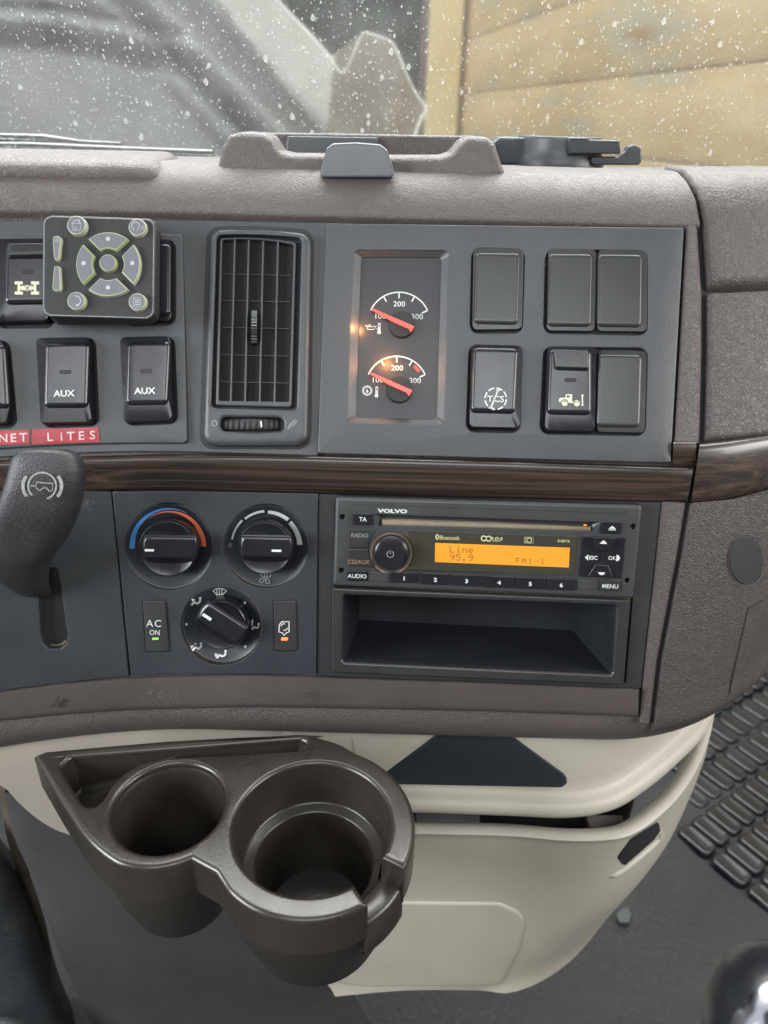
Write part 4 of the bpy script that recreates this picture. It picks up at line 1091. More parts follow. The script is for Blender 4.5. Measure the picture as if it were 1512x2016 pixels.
# ================================================================== windscreen, rain, wiper
WY, WZ, WL = .735, ZT+.002, math.tan(R(22))
ws = thing('windscreen', 'raked truck windscreen covered in rain drops', 'windscreen', (0, WY, WZ))
gm = bpy.data.materials.new('rain_misted_glass'); gm.use_nodes = True; nt = gm.node_tree; nt.nodes.clear()
o_ = nt.nodes.new('ShaderNodeOutputMaterial'); tr = nt.nodes.new('ShaderNodeBsdfTransparent'); df = nt.nodes.new('ShaderNodeBsdfTranslucent'); gl = nt.nodes.new('ShaderNodeBsdfGlossy')
df.inputs[0].default_value = (.85, .86, .84, 1); gl.inputs['Roughness'].default_value = .02; tr.inputs[0].default_value = (.97, .98, .97, 1)
m1 = nt.nodes.new('ShaderNodeMixShader'); m2 = nt.nodes.new('ShaderNodeMixShader')
tcn = nt.nodes.new('ShaderNodeTexCoord'); nn = nt.nodes.new('ShaderNodeTexNoise'); nn.inputs['Scale'].default_value = 9; nn.inputs['Detail'].default_value = 8; nn.inputs['Roughness'].default_value = .7
mrn = nt.nodes.new('ShaderNodeMapRange'); mrn.inputs['From Min'].default_value = .3; mrn.inputs['From Max'].default_value = .7; mrn.inputs['To Min'].default_value = .008; mrn.inputs['To Max'].default_value = .03
nt.links.new(tcn.outputs['Object'], nn.inputs['Vector']); nt.links.new(nn.outputs['Fac'], mrn.inputs['Value']); nt.links.new(mrn.outputs[0], m1.inputs[0])
m2.inputs[0].default_value = .025
rf = nt.nodes.new('ShaderNodeBsdfRefraction'); rf.inputs['IOR'].default_value = 1.007; rf.inputs['Color'].default_value = (.98, .99, .98, 1)
n5 = nt.nodes.new('ShaderNodeTexNoise'); n5.inputs['Scale'].default_value = 1; n5.inputs['Detail'].default_value = 5; mp5 = nt.nodes.new('ShaderNodeMapping'); mp5.inputs['Scale'].default_value = (34, 9, 9)
nt.links.new(tcn.outputs['Object'], mp5.inputs['Vector']); nt.links.new(mp5.outputs[0], n5.inputs['Vector'])
mr5 = nt.nodes.new('ShaderNodeMapRange'); mr5.inputs['From Min'].default_value = .35; mr5.inputs['From Max'].default_value = .65; mr5.inputs['To Min'].default_value = .45; mr5.inputs['To Max'].default_value = .95
nt.links.new(n5.outputs['Fac'], mr5.inputs['Value']); nt.links.new(mr5.outputs[0], rf.inputs['Roughness'])
m0 = nt.nodes.new('ShaderNodeMixShader'); m0.inputs[0].default_value = .25; nt.links.new(tr.outputs[0], m0.inputs[1]); nt.links.new(rf.outputs[0], m0.inputs[2])
nt.links.new(m0.outputs[0], m1.inputs[1]); nt.links.new(df.outputs[0], m1.inputs[2]); nt.links.new(m1.outputs[0], m2.inputs[1]); nt.links.new(gl.outputs[0], m2.inputs[2]); nt.links.new(m2.outputs[0], o_.inputs[0])
def wpt(x, h, o=0): return Vector((x, WY-h*WL+o, WZ+h))
bm = loft_bm([[wpt(x, h, o) for x, h in ((-.8, -.05), (.8, -.05), (.8, .62), (-.8, .62))] for o in (-.004, 0)], closed=True); bm.verts.ensure_lookup_table(); bm.faces.new(bm.verts[:4]); bm.faces.new(bm.verts[4:])
obj('glass', bm, gm, ws, smooth=False)
dm = bpy.data.materials.new('rain_water'); dm.use_nodes = True; b = dm.node_tree.nodes['Principled BSDF']
b.inputs['Base Color'].default_value = (.92, .95, .95, 1); b.inputs['Roughness'].default_value = .05; b.inputs['IOR'].default_value = 1.33; b.inputs['Transmission Weight'].default_value = .50; b.inputs['Specular IOR Level'].default_value = 1.0
nt = dm.node_tree; oo_ = nt.nodes['Material Output']; t1_ = nt.nodes.new('ShaderNodeBsdfTransparent'); t2_ = nt.nodes.new('ShaderNodeBsdfTranslucent'); t2_.inputs[0].default_value = (.95, .97, .97, 1); g2_ = nt.nodes.new('ShaderNodeBsdfGlossy'); g2_.inputs['Roughness'].default_value = .08
x1_ = nt.nodes.new('ShaderNodeMixShader'); x2_ = nt.nodes.new('ShaderNodeMixShader'); x3_ = nt.nodes.new('ShaderNodeMixShader'); x1_.inputs[0].default_value = .075; x2_.inputs[0].default_value = .12; x3_.inputs[0].default_value = .16
nt.links.new(t1_.outputs[0], x1_.inputs[1]); nt.links.new(t2_.outputs[0], x1_.inputs[2]); nt.links.new(x1_.outputs[0], x2_.inputs[1]); nt.links.new(g2_.outputs[0], x2_.inputs[2])
nt.links.new(x2_.outputs[0], x3_.inputs[1]); nt.links.new(b.outputs[0], x3_.inputs[2]); nt.links.new(x3_.outputs[0], oo_.inputs[0])
bm = bmesh.new()
rx = np.array((0, WL, -1.0)); 
def drop(x, h, r, st, hi):
    """flattened bead, pointed at the top and round below"""
    rings = 3 if not hi else 5; ns = 7 if not hi else 12; prev = None
    top = bm.verts.new(wpt(x, h, .0015+r*.5))
    for i in range(1, rings+1):
        f = i/rings; rr_ = r*math.sin(f*math.pi/2); o = .0015+r*.5*math.cos(f*math.pi/2)
        cur = []
        for k in range(ns):
            q = 2*math.pi*k/ns; dx = rr_*math.cos(q)*(1-.35*max(0, math.sin(q))); dh = rr_*math.sin(q)*(st if math.sin(q) > 0 else 1.0)
            cur.append(bm.verts.new(wpt(x+dx, h+dh, o)))
        if prev: bridge(bm, prev, cur)
        else:
            for k in range(ns): bm.faces.new((cur[k], cur[(k+1) % ns], top))
        prev = cur
    bm.faces.new(prev)
rs = random.Random(3)
for i in range(12000):
    x = rs.uniform(-.46, .46); h = rs.uniform(-.01, .20)
    r = .00024+.00070*rs.random()**3.2
    drop(x, h, r, rs.uniform(1.0, 1.6), False)
for i in range(110):
    x = rs.uniform(-.46, .46); h = rs.uniform(0, .2); drop(x, h, rs.uniform(.0010, .0022), rs.uniform(1.1, 1.6), True)
o = obj('raindrops', bm, dm, None, wn=False, recalc=True); tag(o, 'rain drops beading on the outside of the windscreen', 'raindrops', None, 'stuff')
wp = thing('wiper', 'wet black wiper lying along the bottom of the windscreen', 'wiper', (-.3, WY+.02, ZT))
WM = mat('wet_black_metal', (.02, .023, .026), .22, 'noise', 250, .9, var=.5, vs=120)
yw = WY+.03
def wline(pts, y): return [ony(u, v, y) for u, v in pts]
obj('blade', tube_bm(wline([(-140, 290), (60, 291), (240, 299), (420, 306)], yw), .0052), WM, wp, wn=False)
obj('rubber', tube_bm(wline([(-140, 298), (60, 301), (240, 308), (420, 314)], yw-.004), .0018), BLACKM, wp, wn=False)
obj('arm', tube_bm(wline([(-140, 280), (0, 273), (90, 277), (160, 284), (240, 286)], yw+.01), [.004, .005, .006, .004, .003]), WM, wp, wn=False)
vplate('linkage_cover', [(-160, 292), (60, 293), (240, 299), (420, 305), (428, 330), (-160, 330)], WY-.008, .006, WM, wp, .001, 3)
cw = mat('wet_cowl', (.07, .075, .08), .2, 'noise', 90, .8, var=.5, vs=70)
cb = obj('cowl', box_bm((-.15, WY+.07, ZT-.024), (1.1, .11, .03), bev=.006), cw, None); tag(cb, 'wet black plastic cowl below the wiper', 'cowl')

# ================================================================== outside
grd = mat('wet_gravel', (.20, .18, .15), .7, 'noise', 20, .5, var=.3, vs=3)
bm = bmesh.new(); bm.faces.new([bm.verts.new(p) for p in ((-60, -20, -2.2), (60, -20, -2.2), (60, 120, -2.2), (-60, 120, -2.2))])
tag(obj('ground', bm, grd, None, smooth=False), 'wet gravel yard ground outside', 'ground', None, 'structure')
# broken hood: traced edge at its own distance
def hoodmat():
    m = bpy.data.materials.new('weathered_hood'); m.use_nodes = True; nt = m.node_tree; N = nt.nodes; L_ = nt.links
    b = N['Principled BSDF']; b.inputs['Roughness'].default_value = .28
    t = N.new('ShaderNodeTexCoord'); n1 = N.new('ShaderNodeTexNoise'); n1.inputs['Scale'].default_value = 3.2; n1.inputs['Detail'].default_value = 5
    L_.new(t.outputs['Object'], n1.inputs['Vector']); sx2 = N.new('ShaderNodeSeparateXYZ'); L_.new(t.outputs['Object'], sx2.inputs[0])
    g = N.new('ShaderNodeMapRange'); g.inputs['From Min'].default_value = -.35; g.inputs['From Max'].default_value = .08
    L_.new(sx2.outputs['X'], g.inputs['Value'])
    ad = N.new('ShaderNodeMath'); ad.operation = 'MULTIPLY_ADD'; ad.inputs[1].default_value = .7; L_.new(n1.outputs['Fac'], ad.inputs[0]); L_.new(g.outputs[0], ad.inputs[2])
    rp = N.new('ShaderNodeValToRGB'); q = rp.color_ramp.elements
    q[0].position = .25; q[0].color = (.19, .20, .205, 1); q[1].position = 1.0; q[1].color = (.20, .145, .10, 1)
    x_ = q.new(.7); x_.color = (.19, .185, .17, 1)
    L_.new(ad.outputs[0], rp.inputs['Fac']); L_.new(rp.outputs['Color'], b.inputs['Base Color']); return m
hd = thing('truck_hood', 'grey truck hood with a jagged pale-edged broken corner', 'hood', (-.3, 1.9, -.3))
edge = [(-400, -330), (300, -200), (470, -80), (545, 0), (575, 32), (610, 68), (645, 108), (666, 138), (676, 144), (684, 136), (697, 108), (712, 72), (722, 66), (748, 74), (768, 82), (782, 105), (805, 160), (822, 190), (838, 214), (828, 235), (818, 262), (815, 300), (820, 360)]
E = resamp(spline(edge, 400), 330)
def hdist(u, v): return 1.9-.0003*(u-400)
rows = []
nr = 110
for j in range(nr+1):
    f = j/nr; rw = []
    for i, (u, v) in enumerate(E):
        U = -420; V = 520; uu = u*(1-f)+(U+i*1.9)*f; vv = v*(1-f)+(V)*f
        w_ = (uu*.72+vv*-.69)          # folds run down to the right
        d = hdist(uu, vv)
        d += .055*math.exp(-((w_-262)/22)**2)-.05*math.exp(-((w_-215)/20)**2)+.05*math.exp(-((w_-175)/14)**2)-.04*math.exp(-((w_-140)/20)**2)
        w2 = vv-uu*.14+10*math.sin(uu/90.)
        d += (.05*math.exp(-((w2-80)/13)**2)-.05*math.exp(-((w2-38)/16)**2)+.03*math.exp(-((w2-12)/9)**2))*max(0, min(1, (430-uu)/120))
        d -= .16*math.exp(-((uu-760)/60)**2-((vv-200)/120)**2)*.5
        rw.append(np.array(Pd(uu, vv, d)))
    rows.append(rw)
bm = loft_bm(rows)
bm.faces.ensure_lookup_table()
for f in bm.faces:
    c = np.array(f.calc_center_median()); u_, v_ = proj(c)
    if u_ > 430+.80*v_ and u_ < 672-.1*v_ + 0*v_: f.material_index = 1  # pale faces paint a bright diagonal reflection into the hood colour
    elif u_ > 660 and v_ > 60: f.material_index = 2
ho = obj('hood_skin', bm, [hoodmat(), mat('hood_reflection_paint', (.44, .43, .39), .35, var=.12, vs=5), mat('muddy_hood_corner', (.17, .135, .10), .5, var=.35, vs=7)], hd, wn=False); sm = ho.modifiers.new('thickness', 'SOLIDIFY'); sm.thickness = .006
obj('torn_edge', tube_bm([Pd(u, v, hdist(u, v)-.004-.16*math.exp(-((u-760)/60)**2-((v-200)/120)**2)*.5) for u, v in E[20:320]], .0042, 6), mat('bare_fibreglass_edge', (.85, .85, .80), .5, var=.1), hd, wn=False)
# tan building wall, seen receding to the left
wl = thing('building_wall', 'tan metal-clad building wall with rust-streaked horizontal bands', 'wall', (2, 4, -2.2))
Pn = Pd(1600, 237, 2.2); Pf = Pd(893, 237, 6.2); dxy = Vector((Pf.x-Pn.x, Pf.y-Pn.y, 0)); Lw = dxy.length; dxy.normalize(); nrm = Vector((dxy.y, -dxy.x, 0))
if nrm.dot(Vector((0, -1, 0))) < 0: nrm = -nrm
def wallmat():
    m = bpy.data.materials.new('tan_weathered_cladding'); m.use_nodes = True; nt = m.node_tree; N = nt.nodes; L_ = nt.links
    b = N['Principled BSDF']; b.inputs['Roughness'].default_value = .6
    t = N.new('ShaderNodeTexCoord'); mp = N.new('ShaderNodeMapping'); mp.inputs['Scale'].default_value = (.8, .8, 7)
    L_.new(t.outputs['Object'], mp.inputs['Vector']); n1 = N.new('ShaderNodeTexNoise'); n1.inputs['Scale'].default_value = 1.1; n1.inputs['Detail'].default_value = 7; n1.inputs['Roughness'].default_value = .6
    L_.new(mp.outputs[0], n1.inputs['Vector']); n2 = N.new('ShaderNodeTexNoise'); n2.inputs['Scale'].default_value = 2.2; n2.inputs['Detail'].default_value = 4; L_.new(t.outputs['Object'], n2.inputs['Vector'])
    rp = N.new('ShaderNodeValToRGB'); q = rp.color_ramp.elements
    q[0].position = .34; q[0].color = (.52, .33, .15, 1); q[1].position = .66; q[1].color = (.84, .65, .34, 1)
    x_ = q.new(.43); x_.color = (.60, .54, .36, 1)
    x_ = q.new(.52); x_.color = (.74, .54, .27, 1)
    ad = N.new('ShaderNodeMath'); ad.operation = 'MULTIPLY_ADD'; ad.inputs[1].default_value = .45; L_.new(n2.outputs['Fac'], ad.inputs[0])
    mm = N.new('ShaderNodeMath'); mm.operation = 'MULTIPLY'; mm.inputs[1].default_value = .62; L_.new(n1.outputs['Fac'], mm.inputs[0]); L_.new(mm.outputs[0], ad.inputs[2])
    L_.new(ad.outputs[0], rp.inputs['Fac']); L_.new(rp.outputs['Color'], b.inputs['Base Color']); return m
WMAT = wallmat()
zs = [-2.3, -1.5, -.7, -.12, .20, .56, .95, 1.4, 2.2]
for z0, z1 in zip(zs[:-1], zs[1:]):
    bm = bmesh.new(); pr = [(z0+.004, -.03), (z0+.004, 0), (z0+.020, .006), (z1-.020, .006), (z1-.004, 0), (z1-.004, -.03)]
    rows = [[Pn+dxy*t+nrm*o+Vector((0, 0, z-Pn.z)) for t in (-1.5, Lw*.33, Lw*.66, Lw)] for z, o in pr]
    obj('cladding_board', loft_bm(rows), WMAT, wl, wn=False)
bm = bmesh.new(); bm.faces.new([bm.verts.new(Pn+dxy*t-nrm*.035+Vector((0, 0, z-Pn.z))) for t, z in ((-1.5, -2.3), (Lw, -2.3), (Lw, 2.2), (-1.5, 2.2))])
obj('backing', bm, mat('rusty_shadow_gap', (.16, .10, .06), .8, var=.3, vs=6), wl, smooth=False)
pc = Pd(868, 237, 6.0); pwid = 6.0*62/FPX
pl = obj('corner_post', box_bm((pc.x, pc.y, 0), (pwid, .25, 4.6), bev=.02), mat('pale_yellow_paint', (.90, .76, .40), .6, var=.08, vs=3), None); tag(pl, 'pale yellow corner post standing at the left end of the tan wall', 'post')
pc2 = Pd(829, 237, 6.6)
tag(obj('drainpipe', tube_bm([(pc2.x, pc2.y, -2.2), (pc2.x, pc2.y, .2), (pc2.x+.02, pc2.y, 2.3)], .035), mat('faded_maroon_paint', (.20, .12, .12), .5, var=.1), None), 'faded maroon pipe between the yellow post and the trees', 'pipe')
# trees behind
LEAF = mat('dark_leaves', (.022, .05, .030), .6, var=.5, vs=3)
for ti, (tx, ty_, lab) in enumerate(((-1.9, 9.5, 'dark green tree behind the hood, leftmost of the row'), (0.1, 9.0, 'dark green tree seen beside the jagged hood corner'), (1.9, 10.2, 'dark green tree half hidden by the yellow post'))):
    tr_ = thing('tree', lab, 'tree', (tx, ty_, -2.2), 'trees beyond the yard')
    obj('trunk', tube_bm([(tx, ty_, -2.2), (tx+.1, ty_, -.8), (tx, ty_, .8)], [.18, .14, .08]), mat('bark', (.08, .06, .045), .8, var=.3), tr_, wn=False)
    bm = bmesh.new(); rg = random.Random(ti+5)
    for c in range(40):
        cx, cy, cz = tx+rg.gauss(0, .75), ty_+rg.gauss(0, .5), .5+rg.gauss(0, 1.1)
        for k in range(110):
            p = Vector((cx+rg.gauss(0, .3), cy+rg.gauss(0, .3), cz+rg.gauss(0, .28))); d1 = Vector((rg.gauss(0, 1), rg.gauss(0, 1), rg.gauss(0, 1))).normalized()*.09; d2 = d1.orthogonal().normalized()*.06
            bm.faces.new([bm.verts.new(q) for q in (p-d1, p+d2, p+d1, p-d2)])
    obj('crown', bm, LEAF, tr_, smooth=False, recalc=False)
hb = bmesh.new()
rows = [[Vector((x, 13+.4*math.sin(x*1.7), z)) for x in np.linspace(-16, 16, 60)] for z in np.linspace(-2.2, 7, 12)]
tag(obj('hillside', loft_bm(rows), mat('wooded_hillside', (.025, .05, .033), .9, 'noise', 3, 1, var=.5, vs=1.6), None, wn=False), 'dark wooded hillside far behind the trees', 'hill', None, 'structure')

# ================================================================== cup holder
ZC = -.345
def hz(u, v, z=ZC): p = onz(u, v, z); return np.array((p.x, p.y))
ch = thing('cup_holder', 'dark brown moulded double cup holder with a cut-out rim', 'cup holder', (hz(430, 1600)[0], hz(430, 1600)[1], ZC))
def circ_px(l, r, t, b_, z=ZC):
    a, c = hz(l, (t+b_)/2+0, z), hz(r, (t+b_)/2, z); d, e_ = hz((l+r)/2, t, z), hz((l+r)/2, b_, z)
    return ((a[0]+c[0])/2+0, (d[1]+e_[1])/2), (abs(c[0]-a[0])+abs(d[1]-e_[1]))/4
c1, r1 = circ_px(219, 442, 1502, 1680); c2, r2 = circ_px(460, 768, 1500, 1766)
def cpts(c, r, n=64, a0=0, a1=360): return np.array([(c[0]+r*math.cos(R(a0+(a1-a0)*k/(n if abs(a1-a0) >= 360 else n-1))), c[1]+r*math.sin(R(a0+(a1-a0)*k/(n if abs(a1-a0) >= 360 else n-1)))) for k in range(n)])
def ang_of(c, p): return math.degrees(math.atan2(p[1]-c[1], p[0]-c[0]))
# outline, clockwise in the picture from the back left corner to the notch, then from the notch round the front
back = [hz(*p) for p in [(66, 1487), (90, 1477), (200, 1467), (330, 1456), (470, 1448), (600, 1443)]]
r2o = r2+.0135
aN1 = ang_of(c2, hz(778, 1700)); aN2 = ang_of(c2, hz(712, 1762))
arcR = cpts(c2, r2o, 26, ang_of(c2, hz(700, 1482)), aN1)       # right flank of the big ring
arcF = cpts(c2, r2o, 22, aN2, ang_of(c2, hz(455, 1745)))
front = [hz(*p) for p in [(425, 1716), (378, 1690), (345, 1702), (300, 1710), (255, 1706), (215, 1690), (165, 1645), (110, 1562)]]
frontS = spline([tuple(p) for p in [front[1]]+front[2:]], 50)
inn = cpts(c2, r2, 60, aN1+1, aN2-360-1 if aN2 > aN1 else aN2+360*0-1) if False else None
# inner rim of the big cup, travelled from the first notch side the long way round to the second
a_s, a_e = aN1, aN2
while a_e < a_s: a_e += 360
inner_big = cpts(c2, r2, 60, a_s, a_e-0)      # candidate: through increasing angle
if a_e-a_s < 180: inner_big = cpts(c2, r2, 60, a_s, a_e-360)
outer_path = np.vstack((back, spline([tuple(back[-1]), tuple(hz(662, 1460)), tuple(arcR[0])], 12)[1:-1], arcR))
front_path = np.vstack((arcF, [front[0]], frontS))
def slab(loops, z1, rows_in, bm=None):
    """rows_in: (inset, z) lists from the lower edge to the top; loops: list of (2-D loop, sign)"""
    bm = bm or bmesh.new(); tops = []
    for P, sg in loops:
        prev = None
        for ins, z in rows_in(sg):
            cur = [bm.verts.new((p[0], p[1], z)) for p in offset2(P, ins*sg)]
            if prev: bridge(bm, prev, cur)
            prev = cur
        tops.append(prev)
    es = []
    for lp in tops:
        for i in range(len(lp)):
            es.append(bm.edges.get((lp[i], lp[(i+1) % len(lp)])) or bm.edges.new((lp[i], lp[(i+1) % len(lp)])))
    bmesh.ops.triangle_fill(bm, use_beauty=True, edges=es); return bm
def clean(P, tol=.0006):
    out = [P[0]]
    for p in P[1:]:
        if np.linalg.norm(p-out[-1]) > tol: out.append(p)
    if np.linalg.norm(out[0]-out[-1]) < tol: out.pop()
    return np.array(out)
big = clean(np.vstack((outer_path, inner_big, front_path)))
tray = [tuple(hz(*p)) for p in [(120, 1508), (140, 1488), (590, 1453), (607, 1461), (600, 1474), (460, 1483), (330, 1489), (283, 1498), (245, 1519), (218, 1546), (203, 1572), (182, 1590), (162, 1580), (140, 1545)]]
tray = spline(rounded(tray, .004, 3), 80, True); tray = clean(tray)
def rowsT(sg):
    e_ = .0030; lo = ZC-.027 if sg == 1 else ZC-.006
    return [(0, lo)]+[(e_*(1-math.cos(math.pi/2*k/5)), ZC-e_*(1-math.sin(math.pi/2*k/5))) for k in range(6)]
top = slab([(big, 1), (cpts(c1, r1, 64), -1), (tray, -1)], ZC, rowsT)
obj('rim', top, CUP, ch)
def vl(name, c, rows, m, n=64, a0=0, a1=360):
    bm = bmesh.new(); prev = None; full = abs(a1-a0) >= 360
    for r, z in rows:
        if r <= 0: r = .0001
        cur = [bm.verts.new((p[0], p[1], z)) for p in cpts(c, r, n, a0, a1)]
        if prev: bridge(bm, prev, cur, full)
        prev = cur
    return obj(name, bm, m, ch, wn=False)
vl('small_cup', c1, [(r1+.002, ZC-.002), (r1, ZC-.004), (r1-.001, ZC-.008), (r1-.004, ZC-.04), (r1-.0065, ZC-.070), (r1-.009, ZC-.073), (0, ZC-.0735)], CUP)
LZ = ZC-.030
vl('large_cup_upper', c2, [(r2, ZC-.003), (r2-.001, ZC-.010), (r2-.0025, LZ), (r2-.004, LZ-.0015), (r2-.0085, LZ-.002), (r2-.0095, LZ-.0035), (r2-.011, LZ-.02), (r2-.013, LZ-.046), (r2-.015, LZ-.0485), (0, LZ-.049)], CUP, 72,
   aN2-2 if False else a_s-0, (a_e if a_e-a_s > 180 else a_e-360))
gap0, gap1 = (a_e, a_s+360) if a_e-a_s > 180 else (a_e-360, a_s) if False else (a_s, a_e)
# lowered wall across the notch
NZ = ZC-.018
vl('notch_wall', c2, [(r2-.0025, LZ), (r2-.0015, NZ-.002), (r2+.001, NZ), (r2+.0105, NZ), (r2+.0125, NZ-.002), (r2+.013, NZ-.024), (r2+.010, NZ-.026)], CUP, 20, gap0-1.5, gap1+1.5)
vl('notch_cup', c2, [(r2-.0025, LZ), (r2-.004, LZ-.0015), (r2-.0085, LZ-.002), (r2-.0095, LZ-.0035), (r2-.011, LZ-.02), (r2-.013, LZ-.046), (r2-.015, LZ-.0485), (0, LZ-.049)], CUP, 16, gap0-.5, gap1+.5)
for ga, sg in ((gap0, 1), (gap1, -1)):       # cheeks of the cut-out
    bm = bmesh.new(); a = R(ga-sg*1.2); d = np.array((math.cos(a), math.sin(a)))
    P = [c2+d*(r2-.0006) if False else (c2[0]+d[0]*rr_, c2[1]+d[1]*rr_, z) for rr_, z in ((r2, ZC-.0025), (r2+.0105, ZC-.0022), (r2+.0135, ZC-.004), (r2+.0135, ZC-.030), (r2-.001, ZC-.030))]
    bm.faces.new([bm.verts.new(p) for p in P]); obj('cut_out_cheek', bm, CUP, ch, smooth=False)
vl('large_cup_shell', c2, [(r2+.0095, ZC-.026), (r2+.009, ZC-.034), (r2+.0045, ZC-.060), (r2-.004, ZC-.086), (r2-.012, ZC-.0935), (0, ZC-.095)], CUPG, 72)
vl('small_cup_shell', c1, [(r1+.0085, ZC-.026), (r1+.008, ZC-.034), (r1+.0045, ZC-.055), (r1-.002, ZC-.076), (r1-.008, ZC-.082), (0, ZC-.083)], CUPG, 64)
bm = bmesh.new(); tc_ = tray.mean(0); prev = None
for ins, z in ((0, ZC-.004), (.0012, ZC-.008), (.003, ZC-.0105), (.0045, ZC-.0112)):
    cur = []
    for p in offset2(tray, ins): 
        k_ = max(0, min(1, (hz(330, 1500)[0]-p[0])/.05)); cur.append(bm.verts.new((p[0], p[1], z-.016*k_*(z < ZC-.007))))
    if prev: bridge(bm, prev, cur)
    prev = cur
fillcap(bm, [prev]); obj('coin_tray', bm, CUP, ch)

# ================================================================== beige console
bc = thing('lower_console', 'beige moulded lower console with rounded rail and dark speaker grille', 'console', (.02, .37, -.45))
def rowpx(pts, z, n=70, dy=0.0):
    S2 = resamp(spline(pts, 80), n); return np.array([np.array(onz(u, v, z))+np.array((0, dy, 0)) for u, v in S2])
K0 = rowpx([(560, 1425), (760, 1418), (1000, 1422), (1200, 1425), (1310, 1392), (1380, 1350), (1425, 1300)], -.345)
cre = [(560, 1548), (780, 1547), (1000, 1554), (1110, 1558), (1190, 1545), (1250, 1510), (1310, 1462), (1362, 1410), (1388, 1350), (1400, 1290)]
K1 = rowpx(cre, -.424)
K0 = K1.copy()*np.array((1, 1, 0))+np.array((0, .004, -.336))
nrm2 = np.gradient(K1[:, :2], axis=0); nrm2 /= np.linalg.norm(nrm2, axis=1, keepdims=True); nrm2 = np.stack((nrm2[:, 1], -nrm2[:, 0]), -1)   # outwards, toward the viewer
def out(row, d, z): q = row.copy(); q[:, :2] += nrm2*d; q[:, 2] = z; return q
zr = -.424
tilt = np.linspace(0, 1, 70)
Rr = [K0, out(K1, 0, zr+.010), out(K1, .001, zr+.002), out(K1, .004, zr-.001), out(K1, .008, zr-.002), out(K1, .0115, zr-.004), out(K1, .0135, zr-.008), out(K1, .0130, zr-.012), out(K1, .010, zr-.0155), out(K1, .004, zr-.017), out(K1, -.03, zr-.017)]
obj('upper_panel_and_rail', loft_bm(Rr), BEIGE, bc, wn=False)
# lower panel: rows of outline points, each at its own height
LT = [(560, 1636), (700, 1636), (830, 1637), (1000, 1641), (1110, 1650), (1180, 1650), (1240, 1640), (1300, 1600), (1350, 1545), (1385, 1480), (1402, 1420), (1406, 1385)]
z0 = -.462
T0 = rowpx(LT, z0, 80)
def sil(z, pts): return rowpx(pts, z, 80)
Ls = [T0,
      sil(-.50, [(560, 1700), (800, 1702), (1000, 1706), (1120, 1712), (1210, 1700), (1280, 1655), (1340, 1590), (1378, 1520), (1392, 1470), (1398, 1430)]),
      sil(-.56, [(560, 1797), (800, 1799), (1000, 1802), (1120, 1802), (1200, 1780), (1262, 1730), (1312, 1665), (1342, 1600), (1358, 1560), (1368, 1520)]),
      sil(-.62, [(575, 1888), (800, 1882), (980, 1885), (1080, 1872), (1160, 1835), (1220, 1780), (1270, 1705), (1300, 1650), (1312, 1620), (1325, 1590)]),
      sil(-.655, [(640, 1934), (800, 1926), (960, 1930), (1050, 1915), (1130, 1872), (1185, 1820), (1230, 1760), (1260, 1710), (1270, 1690), (1285, 1660)]),
      sil(-.672, [(660, 1962), (800, 1950), (940, 1950), (1000, 1955), (1060, 1935), (1120, 1895), (1170, 1840), (1200, 1790), (1215, 1760), (1230, 1730)])]
Ls = catm(Ls, 6)
lip = []
g0 = np.gradient(T0[:, :2], axis=0); g0 /= np.linalg.norm(g0, axis=1, keepdims=True); n0 = np.stack((g0[:, 1], -g0[:, 0]), -1)
def lo(row, d, dz): q = row.copy(); q[:, :2] += n0*d; q[:, 2] += dz; return q
lip = [lo(T0, -.012, -.004), lo(T0, -.006, .0008), lo(T0, -.002, .001), lo(T0, .001, -.0015)]
bot = Ls[-1].copy(); bot[:, 1] += .03; bot[:, 2] -= .01
obj('lower_panel', loft_bm(lip+Ls[1:]+[bot]), BEIGE, bc, wn=False)
# inset moulding on the lower panel, following its surface
from mathutils.bvhtree import BVHTree
def bvh_of(rows): 
    bmx = loft_bm(rows); bmx.normal_update(); t_ = BVHTree.FromBMesh(bmx); bmx.free(); return t_
BV = bvh_of(Ls); BVU = bvh_of(Rr)
def hit(bv, u, v, off):
    d = Vector(rays(u, v)).normalized(); l, n, i, ds = bv.ray_cast(Vector((0, 0, 0)), d)
    if l is None: return Vector(ony(u, v, .37))
    if n.dot(d) > 0: n = -n
    return l+n*off
def conform(name, poly, bv, off, m, parent, edge=.002, rings_=5):
    P = np.array(poly); c = P.mean(0); bm = bmesh.new(); prev = None
    for f, o in [(1, -.0008), (1, off*.15), (.992, off*.45), (.982, off*.8), (.970, off*.96), (.955, off)]+[(1-.96*k/rings_ if k < rings_ else .02, off) for k in range(1, rings_+1)]:
        cur = [bm.verts.new(hit(bv, *(c+(p-c)*f), o)) for p in P]
        if prev: bridge(bm, prev, cur)
        prev = cur
    bm.faces.new(prev); return obj(name, bm, m, parent, wn=False)
MS = conform('moulded_step', resamp(rounded([(620, 1772), (985, 1776), (1036, 1800), (1022, 1870), (985, 1938), (720, 1940), (650, 1930), (600, 1880)], [4, 30, 26, 10, 12, 8, 8, 8]), 90, True), BV, .0018, BEIGE, bc)
conform('grille', resamp(rounded([(700, 1541), (760, 1520), (858, 1446), (870, 1432), (985, 1432), (1008, 1448), (1112, 1524), (1119, 1540), (1108, 1549), (900, 1545)], [4, 4, 4, 2, 4, 8, 8, 8, 6, 2]), 80, True), BVU, .0012, NAVY, bc)
conform('panel_ramp', resamp(rounded([(690, 1440), (860, 1440), (742, 1516), (700, 1500)], 3), 50, True), BVU, .0008, BEIGE, bc)
conform('tall_slot', resamp(rounded([(1214, 1688), (1242, 1650), (1296, 1616), (1300, 1634), (1288, 1652), (1228, 1705)], 4), 50, True), BV, .0006, VOID, bc)
rp_ = spline([(1200, 1726), (1228, 1712), (1290, 1660), (1303, 1636)], 30)
